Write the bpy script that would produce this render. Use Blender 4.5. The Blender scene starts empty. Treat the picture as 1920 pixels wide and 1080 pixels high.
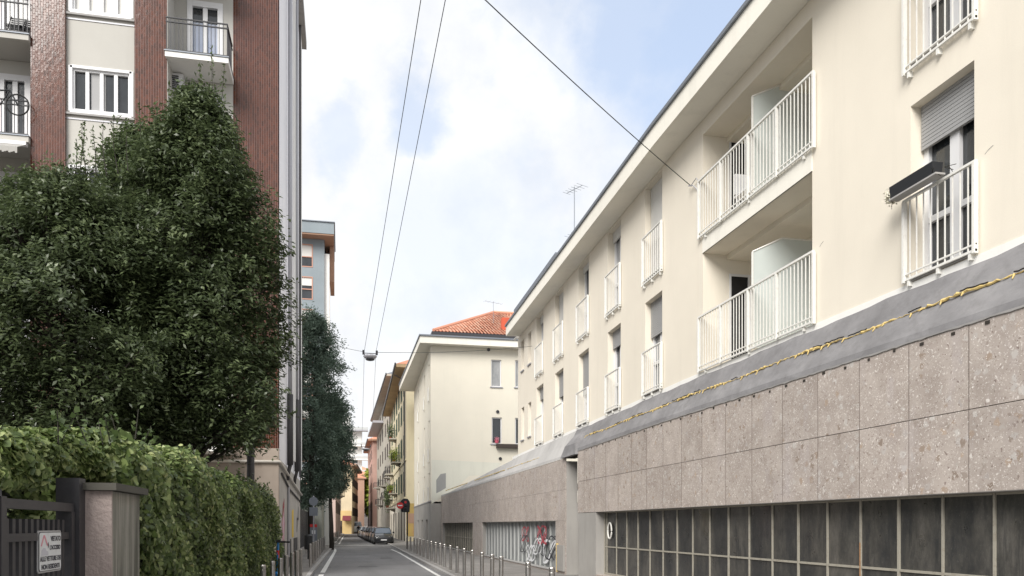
import bpy, math, random
import numpy as np
from mathutils import Vector, Matrix
random.seed(7); RNG = np.random.default_rng(11)
R = math.radians
sc = bpy.context.scene
col = sc.collection

# ------------------------------------------------------------------ camera
F, CX, HZ, EYE = 1500.0, 960.0, 985.0, 1.70      # focal length (px), centre, horizon row, eye height
YAW = math.atan(320 / 1500)
SN, CS = math.sin(YAW), math.cos(YAW)
cam_d = bpy.data.cameras.new('camera'); cam = bpy.data.objects.new('camera', cam_d); col.objects.link(cam)
cam.location = (0, 0, EYE); cam.rotation_euler = (math.pi / 2, 0, -YAW)
cam_d.sensor_width = 36; cam_d.lens = 36 * F / 1920; cam_d.shift_y = (HZ - 540) / 1920
cam_d.clip_start = 0.1; cam_d.clip_end = 3000
sc.camera = cam

# ------------------------------------------------------------------ sky, sun, exposure
SUN_EL, SUN_AZ = R(38), R(215)                   # azimuth clockwise from +Y: behind the camera, to the left
w = bpy.data.worlds.new('World'); sc.world = w; w.use_nodes = True
nt = w.node_tree; nt.nodes.clear()
def N(t, **k):
    n = nt.nodes.new(t)
    for a, b in k.items(): setattr(n, a, b)
    return n
def L(a, b): nt.links.new(a, b)
out = N('ShaderNodeOutputWorld'); bg = N('ShaderNodeBackground'); bg.inputs[1].default_value = 0.1
L(bg.outputs[0], out.inputs[0])
sky = N('ShaderNodeTexSky', sky_type='NISHITA', sun_disc=False)
sky.sun_elevation = SUN_EL; sky.sun_rotation = SUN_AZ; sky.air_density = 1.0; sky.dust_density = 1.0
tc = N('ShaderNodeTexCoord')
nz = N('ShaderNodeTexNoise'); nz.inputs['Scale'].default_value = 3.2; nz.inputs['Detail'].default_value = 9; nz.inputs['Roughness'].default_value = 0.58
L(tc.outputs['Generated'], nz.inputs['Vector'])
sub = N('ShaderNodeVectorMath', operation='SUBTRACT'); sub.inputs[1].default_value = (0.5, 0.5, 0.5); L(nz.outputs['Color'], sub.inputs[0])
scl = N('ShaderNodeVectorMath', operation='SCALE'); scl.inputs['Scale'].default_value = 0.42; L(sub.outputs[0], scl.inputs[0])
add = N('ShaderNodeVectorMath', operation='ADD'); L(tc.outputs['Generated'], add.inputs[0]); L(scl.outputs[0], add.inputs[1])
def pxdir(px, py):
    s = (px - CX) / F; v = Vector((SN + s * CS, CS - s * SN, (HZ - py) / F)); return v.normalized()
acc = None
# openings in the cloud cover: (px, py, radius, strength)
for px, py, r, a in ((1360, 40, .17, 1), (1190, -10, .11, .9), (840, 145, .055, .65), (690, 290, .045, .45), (900, 430, .11, .3), (800, 490, .08, .25), (1010, 330, .07, .35), (1150, 420, .08, .35), (1040, 10, .06, .45), (720, 540, .06, .2)):
    d = N('ShaderNodeVectorMath', operation='DISTANCE'); L(add.outputs[0], d.inputs[0]); d.inputs[1].default_value = pxdir(px, py)
    m = N('ShaderNodeMapRange', interpolation_type='SMOOTHSTEP'); L(d.outputs['Value'], m.inputs['Value'])
    m.inputs['From Min'].default_value = r * .45; m.inputs['From Max'].default_value = r * 1.25
    m.inputs['To Min'].default_value = a; m.inputs['To Max'].default_value = 0
    if acc is None: acc = m.outputs[0]
    else:
        x = N('ShaderNodeMath', operation='MAXIMUM'); L(acc, x.inputs[0]); L(m.outputs[0], x.inputs[1]); acc = x.outputs[0]
nz2 = N('ShaderNodeTexNoise'); nz2.inputs['Scale'].default_value = 4.5; nz2.inputs['Detail'].default_value = 8; nz2.inputs['Roughness'].default_value = 0.6
L(tc.outputs['Generated'], nz2.inputs['Vector'])
cr = N('ShaderNodeValToRGB'); L(nz2.outputs['Fac'], cr.inputs[0])
cr.color_ramp.elements[0].position = .34; cr.color_ramp.elements[0].color = (4.9, 5.1, 5.45, 1)
cr.color_ramp.elements[1].position = .56; cr.color_ramp.elements[1].color = (6.1, 6.15, 6.22, 1)
mx = N('ShaderNodeMix', data_type='RGBA'); L(acc, mx.inputs[0]); L(cr.outputs[0], mx.inputs[6])
pale = N('ShaderNodeMix', data_type='RGBA'); pale.inputs[0].default_value = .50; L(sky.outputs[0], pale.inputs[6]); pale.inputs[7].default_value = (5.6, 6.4, 7.8, 1)
L(pale.outputs[2], mx.inputs[7]); L(mx.outputs[2], bg.inputs[0])
sun_d = bpy.data.lights.new('sun', 'SUN'); sun_d.energy = 2.7; sun_d.angle = R(35); sun_d.color = (1, .965, .91)
sun = bpy.data.objects.new('sun', sun_d); col.objects.link(sun)
sdir = Vector((math.sin(SUN_AZ) * math.cos(SUN_EL), math.cos(SUN_AZ) * math.cos(SUN_EL), math.sin(SUN_EL)))
sun.rotation_euler = sdir.to_track_quat('Z', 'Y').to_euler(); sun.location = (0, 0, 60)
sc.view_settings.view_transform = 'Standard'; sc.view_settings.look = 'None'
sc.view_settings.exposure = 0.78; sc.view_settings.gamma = 1
sc.cycles.max_bounces = 6; sc.cycles.diffuse_bounces = 4; sc.cycles.glossy_bounces = 3; sc.cycles.transmission_bounces = 4; sc.cycles.transparent_max_bounces = 6

# ------------------------------------------------------------------ survey helpers (photo position + known distance -> place)
def ray(px):
    s = (px - CX) / F; return SN + s * CS, CS - s * SN
def at_t(px, t, py=None):
    dx, dy = ray(px); return Vector((dx * t, dy * t, EYE + (HZ - (py if py is not None else HZ)) * t / F))
def at_y(px, Y, py=None):
    dx, dy = ray(px); return at_t(px, Y / dy, py)
def at_x(px, X, py=None):
    dx, dy = ray(px); return at_t(px, X / dx, py)

# ------------------------------------------------------------------ materials
MATS = {}
def mat(name, base=(.5, .5, .5), rough=.7, metal=0, spec=.5, build=None, **kw):
    if name in MATS: return MATS[name]
    m = bpy.data.materials.new(name); m.use_nodes = True; MATS[name] = m
    t = m.node_tree; b = t.nodes['Principled BSDF']
    b.inputs['Base Color'].default_value = (*base, 1); b.inputs['Roughness'].default_value = rough
    b.inputs['Metallic'].default_value = metal; b.inputs['Specular IOR Level'].default_value = spec
    for k, v in kw.items(): b.inputs[k.replace('_', ' ')].default_value = v
    if build: build(T(t, b))
    return m
class T:
    def __init__(s, t, b): s.t, s.b = t, b; s.tc = None
    def n(s, ty, **k):
        n = s.t.nodes.new(ty)
        for a, b in k.items(): setattr(n, a, b)
        return n
    def l(s, a, b): s.t.links.new(a, b)
    def co(s, scale=(1, 1, 1), rot=(0, 0, 0)):
        if not s.tc: s.tc = s.n('ShaderNodeTexCoord')
        m = s.n('ShaderNodeMapping'); m.inputs['Scale'].default_value = scale; m.inputs['Rotation'].default_value = rot
        s.l(s.tc.outputs['Object'], m.inputs[0]); return m.outputs[0]
    def noise(s, scale, detail=4, rough=.55, vec=None):
        n = s.n('ShaderNodeTexNoise'); n.inputs['Scale'].default_value = scale; n.inputs['Detail'].default_value = detail; n.inputs['Roughness'].default_value = rough
        s.l(vec if vec else s.co(), n.inputs['Vector']); return n.outputs['Fac']
    def ramp(s, fac, stops):
        r = s.n('ShaderNodeValToRGB'); e = r.color_ramp.elements
        while len(e) < len(stops): e.new(.5)
        for x, (p, c) in zip(e, stops): x.position = p; x.color = (*c, 1) if len(c) == 3 else c
        s.l(fac, r.inputs[0]); return r.outputs[0]
    def mix(s, fac, a, b, mode='MIX'):
        m = s.n('ShaderNodeMix', data_type='RGBA', blend_type=mode)
        for i, v in ((0, fac), (6, a), (7, b)):
            if hasattr(v, 'links') or isinstance(v, bpy.types.NodeSocket): s.l(v, m.inputs[i])
            else: m.inputs[i].default_value = v if i == 0 else (*v, 1)
        return m.outputs[2]
    def bump(s, h, strength=.3, dist=.01):
        b = s.n('ShaderNodeBump'); b.inputs['Strength'].default_value = strength; b.inputs['Distance'].default_value = dist
        s.l(h, b.inputs['Height']); s.l(b.outputs[0], s.b.inputs['Normal'])
    def color(s, c): s.l(c, s.b.inputs['Base Color'])
    def rough(s, c): s.l(c, s.b.inputs['Roughness'])

def plaster(c, var=.08, stain=None, amt=.5, grain=60):
    def f(k):
        lo = tuple(x * (1 - var) for x in c); hi = tuple(min(1, x * (1 + var * .6)) for x in c)
        a = k.ramp(k.noise(.45, 6, .6), [(.3, lo), (.7, hi)])
        st = k.noise(1.0, 6, .65, k.co((2.2, 2.2, .22)))
        s_ = stain or tuple(x * .75 for x in c)
        a = k.mix(k.ramp(st, [(.52, (0, 0, 0)), (.82, (amt, amt, amt))]), a, s_)
        g = k.noise(grain, 3, .6); a = k.mix(k.ramp(g, [(.3, (.10, .10, .10)), (.6, (0, 0, 0))]), a, tuple(x * .7 for x in c))
        k.color(a); k.bump(g, .25, .004)
    return f
CREAM = mat('cream_plaster', rough=.9, spec=.2, build=plaster((.79, .73, .625), .055, (.60, .55, .47), .32))
CREAM2 = mat('ivory_plaster', rough=.9, spec=.2, build=plaster((.76, .715, .61), .045, (.58, .56, .50), .2))
WHITEWASH = mat('whitewash', rough=.9, spec=.2, build=plaster((.85, .84, .81), .04))
SOFFIT = mat('eave_plaster', rough=.9, spec=.2, build=plaster((.84, .81, .73), .04))
PANEL = mat('panel_plaster', rough=.9, spec=.2, build=plaster((.50, .485, .45), .05, (.36, .35, .33), .25))
WALLW = mat('side_wall_plaster', rough=.9, spec=.2, build=plaster((.88, .87, .90), .05, (.68, .67, .68), .35))
LOWW = mat('weathered_plaster', rough=.9, spec=.2, build=plaster((.50, .47, .43), .14, (.27, .26, .25), .75))
YELLOW = mat('yellow_plaster', rough=.9, spec=.2, build=plaster((.70, .63, .45), .10, (.45, .38, .24), .5))
OCHRE = mat('ochre_plaster', rough=.9, spec=.2, build=plaster((.68, .57, .40), .12, (.45, .34, .2), .5))
PINK = mat('pink_plaster', rough=.9, spec=.2, build=plaster((.50, .33, .28), .12, (.35, .2, .18), .5))
ORANGE = mat('orange_plaster', rough=.9, spec=.2, build=plaster((.44, .29, .22), .12, (.4, .15, .1), .5))
GREYH = mat('grey_plaster', rough=.9, spec=.2, build=plaster((.46, .43, .37), .14, (.25, .25, .25), .5))
TOWER = mat('blue_grey_render', rough=.85, spec=.2, build=plaster((.27, .31, .335), .10, (.20, .24, .27), .5))
BROWN = mat('brown_soffit', (.36, .22, .15), .8, build=plaster((.36, .22, .15), .08))
WOODEAVE = mat('timber_eave', (.34, .25, .15), .8, build=plaster((.42, .31, .18), .15))
def mort(k):
    c = k.ramp(k.noise(1.6, 8, .68, k.co((1, .5, 1))), [(.28, (.17, .166, .170)), (.5, (.225, .22, .225)), (.72, (.30, .293, .297))]); c = k.mix(k.ramp(k.noise(5, 7, .7), [(.5, (0, 0, 0)), (.7, (.45, .45, .45))]), c, (.15, .145, .145)); k.color(c); k.bump(k.noise(12, 6, .65), .35, .012)
MORTAR = mat('grey_render', rough=.92, spec=.2, build=mort)
CONC = mat('concrete', rough=.9, spec=.2, build=plaster((.36, .345, .325), .14, (.2, .19, .18), .7, 40))
def pc(k):
    c = k.ramp(k.noise(1.2, 7, .7, k.co((1, 1, 1))), [(.3, (.20, .195, .17)), (.7, (.33, .32, .285))]); c = k.mix(k.ramp(k.noise(4.2, 5, .65, k.co((2, 2, .12))), [(.46, (0, 0, 0)), (.60, (.85,) * 3)]), c, (.10, .10, .082)); c = k.mix(k.ramp(k.noise(3.4, 5, .6, k.co((3, 3, .1), (0, 0, 1))), [(.56, (0, 0, 0)), (.66, (.6,) * 3)]), c, (.42, .40, .36)); k.color(c); k.bump(k.noise(30, 4), .4, .006)
PILLC = mat('streaked_concrete', rough=.9, spec=.2, build=pc)
def stucco(k):
    g = k.noise(28, 5, .6); k.color(k.ramp(k.noise(3, 5), [(.3, (.38, .31, .29)), (.7, (.50, .42, .39))])); k.bump(g, .9, .02)
STUCCO = mat('pink_stucco', rough=.95, spec=.15, build=stucco)
def ceppo(k):
    geo = k.n('ShaderNodeNewGeometry'); wn = k.n('ShaderNodeVectorMath', operation='SCALE'); cb = k.n('ShaderNodeCombineXYZ')
    k.l(geo.outputs['Random Per Island'], cb.inputs[0]); k.l(geo.outputs['Random Per Island'], cb.inputs[2]); k.l(cb.outputs[0], wn.inputs[0]); wn.inputs['Scale'].default_value = 40
    ad = k.n('ShaderNodeVectorMath', operation='ADD'); k.l(k.co(), ad.inputs[0]); k.l(wn.outputs[0], ad.inputs[1])
    ns = k.n('ShaderNodeTexNoise'); ns.inputs['Scale'].default_value = 14; ns.inputs['Detail'].default_value = 3; k.l(ad.outputs[0], ns.inputs['Vector'])
    s2 = k.n('ShaderNodeVectorMath', operation='SCALE'); s2.inputs['Scale'].default_value = .12; k.l(ns.outputs['Color'], s2.inputs[0])
    a2 = k.n('ShaderNodeVectorMath', operation='ADD'); k.l(ad.outputs[0], a2.inputs[0]); k.l(s2.outputs[0], a2.inputs[1])
    base = k.ramp(k.noise(2.2, 6, .65, ad.outputs[0]), [(.3, (.315, .268, .238)), (.7, (.46, .405, .365))])
    def pebbles(scale, lo, hi, cols, c):
        v = k.n('ShaderNodeTexVoronoi'); v.inputs['Scale'].default_value = scale; v.inputs['Randomness'].default_value = 1; k.l(a2.outputs[0], v.inputs['Vector'])
        sep = k.n('ShaderNodeSeparateColor'); k.l(v.outputs['Color'], sep.inputs[0])
        edge = k.ramp(v.outputs['Distance'], [(.30, (1, 1, 1)), (.42, (0, 0, 0))])
        pick = k.ramp(sep.outputs[0], [(lo, (0, 0, 0)), (hi, (1, 1, 1))])
        return k.mix(k.mix(1, edge, pick, 'MULTIPLY'), c, k.ramp(sep.outputs[1], cols))
    c = pebbles(7.5, .66, .70, [(0, (.36, .32, .30)), (.4, (.50, .47, .44)), (.7, (.24, .19, .155)), (1, (.42, .33, .26))], base)
    c = pebbles(24, .5, .55, [(0, (.20, .155, .135)), (.4, (.42, .36, .33)), (.7, (.66, .62, .58)), (1, (.27, .22, .19))], c)
    c = pebbles(55, .52, .58, [(0, (.17, .13, .11)), (.5, (.47, .42, .38)), (.8, (.74, .70, .66))], c)
    f = k.noise(1.2, 5, .6, k.co((1.5, 1.5, .5)))
    c = k.mix(k.ramp(f, [(.55, (0, 0, 0)), (.75, (.35, .35, .35))]), c, (.50, .46, .48))
    val = k.n('ShaderNodeHueSaturation'); k.l(c, val.inputs['Color']); mr = k.n('ShaderNodeMapRange'); k.l(geo.outputs['Random Per Island'], mr.inputs['Value'])
    mr.inputs['To Min'].default_value = .95; mr.inputs['To Max'].default_value = 1.06; k.l(mr.outputs[0], val.inputs['Value'])
    k.color(val.outputs[0]); k.bump(k.noise(50, 2), .15, .004)
CEPPO = mat('conglomerate_stone', rough=.75, spec=.35, build=ceppo)
def tiles(k):
    sep = k.n('ShaderNodeSeparateXYZ'); k.l(k.co(), sep.inputs[0]); cb = k.n('ShaderNodeCombineXYZ')
    k.l(sep.outputs[2], cb.inputs[0]); k.l(sep.outputs[0], cb.inputs[1])
    br = k.n('ShaderNodeTexBrick'); k.l(cb.outputs[0], br.inputs['Vector'])
    br.inputs['Color1'].default_value = (.118, .040, .022, 1); br.inputs['Color2'].default_value = (.05, .021, .013, 1); br.inputs['Mortar'].default_value = (.06, .032, .027, 1)
    br.inputs['Scale'].default_value = 1; br.inputs['Brick Width'].default_value = .15; br.inputs['Row Height'].default_value = .072
    br.inputs['Mortar Size'].default_value = .006; br.inputs['Mortar Smooth'].default_value = .1; br.inputs['Bias'].default_value = -.1
    br.offset = .5
    nn = k.noise(.5, 5, .6)
    c = k.mix(k.ramp(nn, [(.4, (0, 0, 0)), (.7, (.4, .4, .4))]), br.outputs['Color'], (.09, .035, .03))
    fx_ = k.n('ShaderNodeMath', operation='DIVIDE'); k.l(sep.outputs[0], fx_.inputs[0]); fx_.inputs[1].default_value = .072
    fr_ = k.n('ShaderNodeMath', operation='PINGPONG'); k.l(fx_.outputs[0], fr_.inputs[0]); fr_.inputs[1].default_value = .5
    c = k.mix(k.ramp(fr_.outputs[0], [(.05, (.7, .7, .7)), (.11, (0, 0, 0))]), c, (.24, .14, .12))
    k.color(c)
    mul = k.n('ShaderNodeMath', operation='MULTIPLY_ADD'); k.l(br.outputs['Fac'], mul.inputs[0]); mul.inputs[1].default_value = .6; mul.inputs[2].default_value = .12; k.rough(mul.outputs[0])
    inv = k.n('ShaderNodeMath', operation='MULTIPLY_ADD'); k.l(br.outputs['Fac'], inv.inputs[0]); inv.inputs[1].default_value = -1; inv.inputs[2].default_value = 1
    v = k.n('ShaderNodeTexNoise'); v.inputs['Scale'].default_value = 9; k.l(k.co((1, 1, .6)), v.inputs['Vector'])
    ad = k.n('ShaderNodeMath', operation='ADD'); k.l(inv.outputs[0], ad.inputs[0]); k.l(v.outputs['Fac'], ad.inputs[1])
    k.bump(ad.outputs[0], .35, .006)
TILE = mat('glazed_brown_tile', rough=.12, spec=.55, build=tiles)
def asphalt(k):
    c = k.ramp(k.noise(.35, 6, .6), [(.3, (.18, .178, .18)), (.7, (.25, .247, .25))])
    c = k.mix(k.ramp(k.noise(.9, 4, .5, k.co((1.5, .12, 1))), [(.5, (0, 0, 0)), (.75, (.5, .5, .5))]), c, (.13, .13, .132))
    g = k.noise(140, 2); c = k.mix(k.ramp(g, [(.35, (.4, .4, .4)), (.6, (0, 0, 0))]), c, (.06, .06, .06))
    k.color(c); k.bump(g, .5, .004)
ASPH = mat('asphalt', rough=.85, spec=.3, build=asphalt)
def paving(k):
    c = k.ramp(k.noise(.8, 6, .6), [(.3, (.21, .20, .19)), (.7, (.31, .295, .28))]); g = k.noise(90, 3)
    k.color(k.mix(k.ramp(g, [(.35, (.4, .4, .4)), (.6, (0, 0, 0))]), c, (.12, .11, .10))); k.bump(g, .4, .004)
PAVE = mat('footway_asphalt', rough=.9, spec=.2, build=paving)
KERB = mat('granite_kerb', rough=.8, build=plaster((.36, .35, .34), .15))
def worn(c, under):
    def f(k): k.color(k.mix(k.ramp(k.noise(9, 6, .7), [(.52, (0, 0, 0)), (.66, (.75, .75, .75))]), c, under))
    return f
PAINT = mat('road_paint', rough=.7, build=worn((.70, .70, .68), (.2, .2, .2)))
SOIL = mat('ground_soil', rough=.95, build=plaster((.16, .15, .13), .2))
def metalw(c, rust, amt=.6):
    def f(k): k.color(k.mix(k.ramp(k.noise(14, 6, .7), [(.5, (0, 0, 0)), (.68, (amt,) * 3)]), c, rust))
    return f
WMETAL = mat('white_painted_metal', (.74, .73, .69), .45, build=metalw((.78, .77, .73), (.60, .57, .52), .5))
OLDMETAL = mat('old_window_steel', rough=.6, build=metalw((.33, .31, .26), (.20, .17, .13)))
RUST = mat('rusty_steel', rough=.8, build=metalw((.35, .20, .10), (.16, .07, .03), .9))
DMETAL = mat('dark_metal', (.035, .035, .04), .45, spec=.4)
GATE = mat('charcoal_gate_paint', rough=.5, build=metalw((.038, .037, .042), (.055, .053, .055), .7))
IRON = mat('black_iron', (.02, .022, .025), .5)
GREYP = mat('grey_pipe', (.42, .42, .45), .45, .3)
CASTP = mat('dark_cast_pipe', (.055, .052, .055), .6)
PVC = mat('white_plastic', (.72, .72, .73), .35)
STEEL = mat('brushed_steel', rough=.32, metal=.9, build=metalw((.46, .44, .42), (.25, .24, .23), .6))
ZINC = mat('grey_zinc', (.22, .24, .27), .5, .5)
def glassm(a, b, r):
    def f(k): k.color(k.ramp(k.noise(1.5, 4, .6, k.co((1, 1, .5))), [(.35, a), (.65, b)])); 
    return f
GLASS = mat('dark_window_glass', rough=.06, spec=.8, build=glassm((.018, .022, .025), (.045, .05, .055), 0))
CURT = mat('curtained_glass', rough=.2, spec=.6, build=glassm((.22, .23, .24), (.42, .42, .42), 0))
BLUECURT = mat('blue_curtain', rough=.3, build=glassm((.25, .30, .42), (.42, .46, .56), 0))
def dirty(k):
    k.b.inputs['Coat Weight'].default_value = .25; k.b.inputs['Coat Roughness'].default_value = .05
    c = k.ramp(k.noise(1.1, 9, .75, k.co((1, 1.1, .5))), [(.36, (.020, .021, .022)), (.46, (.036, .036, .036)), (.52, (.054, .052, .048)), (.60, (.085, .080, .072)), (.70, (.13, .122, .11))])
    c = k.mix(k.ramp(k.noise(2.2, 8, .7, k.co((1, 3.5, .5))), [(.5, (0, 0, 0)), (.64, (.7, .7, .7))]), c, (.02, .022, .024))
    c = k.mix(k.ramp(k.noise(40, 4, .6), [(.6, (0, 0, 0)), (.72, (.3, .3, .3))]), c, (.2, .19, .17))
    k.color(c); k.rough(k.ramp(k.noise(2.3, 5, .7), [(.3, (.22,) * 3), (.7, (.6,) * 3)]))
DIRTY = mat('dirty_garage_glass', rough=.35, spec=.5, build=dirty)
FROSTG = mat('dusty_grey_glass', rough=.5, build=glassm((.17, .18, .185), (.30, .31, .31), 0))
FROST = mat('frosted_glass', (.70, .755, .735), .45, Alpha=.72)
SHUT = mat('grey_shutter', (.33, .33, .33), .6)
WSHUT = mat('white_shutter', (.66, .65, .62), .6)
GSHUT = mat('green_shutter', (.035, .075, .05), .6)
BSHUT = mat('brown_shutter', (.05, .035, .028), .6)
FOAM = mat('yellow_foam', rough=.8, build=metalw((.66, .50, .20), (.30, .20, .07), .9))
GAP = mat('dark_crack', (.05, .045, .04), .95, 0, .02)
def rooft(k):
    sep = k.n('ShaderNodeNewGeometry')
    c = k.ramp(sep.outputs['Random Per Island'], [(0, (.42, .18, .11)), (.5, (.62, .28, .18)), (1, (.58, .36, .26))]); k.color(c)
ROOF = mat('terracotta_roof_tiles', rough=.85, build=rooft)
BRICKCH = mat('chimney_brick', (.52, .10, .05), .85)
def leafm(dark, mid, light, dry):
    def f(k):
        a = k.n('ShaderNodeAttribute'); a.attribute_name = 'tone'; a.attribute_type = 'GEOMETRY'
        k.color(k.ramp(a.outputs['Fac'], [(0, dark), (.5, mid), (.93, light), (1, dry)]))
        tr = k.n('ShaderNodeBsdfTranslucent'); k.t.links.new(k.b.inputs['Base Color'].links[0].from_socket, tr.inputs[0])
        ms = k.n('ShaderNodeMixShader'); ms.inputs[0].default_value = .34; o = k.t.nodes['Material Output']
        k.l(k.b.outputs[0], ms.inputs[1]); k.l(tr.outputs[0], ms.inputs[2]); k.l(ms.outputs[0], o.inputs[0])
    return f
LEAF = mat('laurel_leaves', rough=.38, spec=.5, build=leafm((.038, .054, .026), (.098, .13, .058), (.26, .31, .15), (.16, .20, .08)))
SHOOT = mat('young_laurel_leaves', rough=.45, build=leafm((.05, .08, .025), (.10, .15, .05), (.16, .20, .08), (.2, .2, .08)))
IVY = mat('ivy_leaves', rough=.42, spec=.45, build=leafm((.045, .075, .024), (.165, .225, .07), (.44, .49, .22), (.50, .46, .20)))
CEDAR = mat('blue_cedar_needles', rough=.8, spec=.15, build=leafm((.065, .095, .07), (.16, .215, .165), (.34, .41, .32), (.16, .2, .14)))
LIME = mat('spring_leaves', rough=.7, build=leafm((.16, .22, .03), (.34, .42, .06), (.50, .55, .12), (.5, .5, .1)))
BARK = mat('bark', rough=.95, build=plaster((.05, .042, .034), .3))
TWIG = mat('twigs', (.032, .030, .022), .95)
CARP = mat('black_car_paint', (.010, .011, .013), .35, 0, .6, Coat_Weight=.6)
CARG = mat('grey_car_paint', (.10, .105, .115), .3, .3, .5, Coat_Weight=.6)
CARS_ = mat('silver_car_paint', (.38, .39, .41), .3, .5, .5, Coat_Weight=.6)
TYRE = mat('tyre_rubber', (.015, .015, .015), .85)
LAMPG = mat('lamp_glass', (.75, .77, .8), .15)
PLATEW = mat('plate_white', (.75, .75, .75), .5)
WGLASS = mat('windscreen', (.07, .09, .12), .06, 0, .9)
SKIN = mat('skin', (.45, .28, .20), .6)
CLOTHD = mat('dark_cloth', (.02, .02, .025), .9)
CLOTHB = mat('blue_jeans', (.04, .055, .10), .9)
HAIR = mat('dark_hair', (.02, .014, .01), .8)
SBLUE = mat('scooter_blue', (.03, .25, .62), .35)
SRED = mat('scooter_red', (.62, .04, .05), .4)
SIGNW = mat('sign_white', rough=.45, build=metalw((.76, .78, .80), (.62, .62, .62), .5))
SIGNT = mat('sign_text', (.045, .045, .06), .6)
SIGNR = mat('sign_red', (.60, .03, .03), .45)
SIGNP = mat('faded_red', (.70, .30, .36), .6)
SIGNB = mat('sign_back', (.20, .22, .25), .5, .4)
GRAFR = mat('graffiti_red', (.42, .06, .08), .6)
GRAFK = mat('graffiti_black', (.02, .02, .03), .6)
GRAFW = mat('graffiti_white', (.75, .76, .78), .6)
GRAFY = mat('graffiti_yellow', (.72, .50, .05), .7)
GRAFP = mat('graffiti_pink', (.62, .42, .48), .7)
AWN = mat('awning_cloth', (.36, .35, .33), .85)
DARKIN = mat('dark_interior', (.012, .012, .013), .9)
STONEB = mat('speckled_stone', rough=.85, build=plaster((.36, .30, .25), .22, (.22, .17, .14), .6, 12))
GREENST = mat('green_grey_stone', rough=.85, build=plaster((.30, .31, .27), .18, (.2, .2, .17), .6, 12))

# ------------------------------------------------------------------ mesh helpers
OFF = {}
class FR:
    """a wall frame: u along the wall, v up, w into the wall"""
    def __init__(s, o, U, W, warp=None):
        s.o, s.U, s.W, s.warp = Vector(o), Vector(U).normalized(), Vector(W).normalized(), warp
    def pt(s, u, v, w=0):
        p = s.o + s.U * u + s.W * w; p.z += v
        if s.warp: p.z = s.warp(p.y, p.z)
        return p
WORLD = FR((0, 0, 0), (1, 0, 0), (0, 1, 0))
class MB:
    def __init__(s): s.v, s.f = [], []
    def quad(s, a, b, c, d):
        n = len(s.v); s.v += [tuple(a), tuple(b), tuple(c), tuple(d)]; s.f.append((n, n + 1, n + 2, n + 3)); return s
    def poly(s, pts):
        n = len(s.v); s.v += [tuple(p) for p in pts]; s.f.append(tuple(range(n, n + len(pts)))); return s
    def hexa(s, p):                                  # 8 corners: 4 bottom, 4 top
        n = len(s.v); s.v += [tuple(q) for q in p]
        for f in ((3, 2, 1, 0), (4, 5, 6, 7), (0, 1, 5, 4), (1, 2, 6, 5), (2, 3, 7, 6), (3, 0, 4, 7)): s.f.append(tuple(n + i for i in f))
        return s
    def box(s, fr, u0, u1, v0, v1, w0, w1):
        P = fr.pt
        return s.hexa([P(u0, v0, w0), P(u1, v0, w0), P(u1, v0, w1), P(u0, v0, w1), P(u0, v1, w0), P(u1, v1, w0), P(u1, v1, w1), P(u0, v1, w1)])
    def longbox(s, fr, u0, u1, v0, v1, w0, w1, step=4):
        n = max(1, int(abs(u1 - u0) / step))
        for i in range(n): s.box(fr, u0 + (u1 - u0) * i / n, u0 + (u1 - u0) * (i + 1) / n, v0, v1, w0, w1)
        return s
    def wall(s, fr, u0, u1, v0, v1, holes=(), depth=.27, cuts=()):
        us = sorted({u0, u1, *[c for c in cuts if u0 < c < u1], *[h[0] for h in holes], *[h[1] for h in holes]})
        vs = sorted({v0, v1, *[h[2] for h in holes], *[h[3] for h in holes]})
        P = fr.pt
        for a, b in zip(us, us[1:]):
            for c, d in zip(vs, vs[1:]):
                um, vm = (a + b) / 2, (c + d) / 2
                if any(h[0] < um < h[1] and h[2] < vm < h[3] for h in holes): continue
                s.quad(P(a, c), P(b, c), P(b, d), P(a, d))
        for h in holes:
            a, b, c, d = h[:4]; e = h[4] if len(h) > 4 else depth
            s.quad(P(a, c), P(a, d), P(a, d, e), P(a, c, e)); s.quad(P(b, c), P(b, c, e), P(b, d, e), P(b, d))
            s.quad(P(a, d), P(b, d), P(b, d, e), P(a, d, e)); s.quad(P(a, c), P(a, c, e), P(b, c, e), P(b, c))
        return s
    def tube(s, pts, r, n=6, cap=True):
        pts = [Vector(p) for p in pts]; rs = r if isinstance(r, (list, tuple)) else [r] * len(pts); base = len(s.v)
        for i, p in enumerate(pts):
            d = (pts[min(i + 1, len(pts) - 1)] - pts[max(i - 1, 0)]).normalized()
            a = d.orthogonal().normalized() if abs(d.z) > .99 else d.cross(Vector((0, 0, 1))).normalized()
            b = d.cross(a)
            for k in range(n):
                t = 2 * math.pi * k / n; s.v.append(tuple(p + (a * math.cos(t) + b * math.sin(t)) * rs[i]))
        for i in range(len(pts) - 1):
            for k in range(n):
                k2 = (k + 1) % n; s.f.append((base + i * n + k, base + i * n + k2, base + (i + 1) * n + k2, base + (i + 1) * n + k))
        if cap: s.f.append(tuple(base + k for k in range(n))[::-1]); s.f.append(tuple(base + (len(pts) - 1) * n + k for k in range(n)))
        return s
    def lathe(s, c, prof, n=16):
        base = len(s.v)
        for r, z in prof:
            for k in range(n):
                t = 2 * math.pi * k / n; s.v.append((c[0] + r * math.cos(t), c[1] + r * math.sin(t), c[2] + z))
        for i in range(len(prof) - 1):
            for k in range(n):
                k2 = (k + 1) % n; s.f.append((base + i * n + k, base + i * n + k2, base + (i + 1) * n + k2, base + (i + 1) * n + k))
        s.f.append(tuple(base + k for k in range(n))[::-1]); s.f.append(tuple(base + (len(prof) - 1) * n + k for k in range(n)))
        return s
def reg(o, parent, label, kind=None):
    if parent is not None: o.parent = parent
    if label: o['label'] = label
    if kind: o['kind'] = kind
    return o
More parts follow.
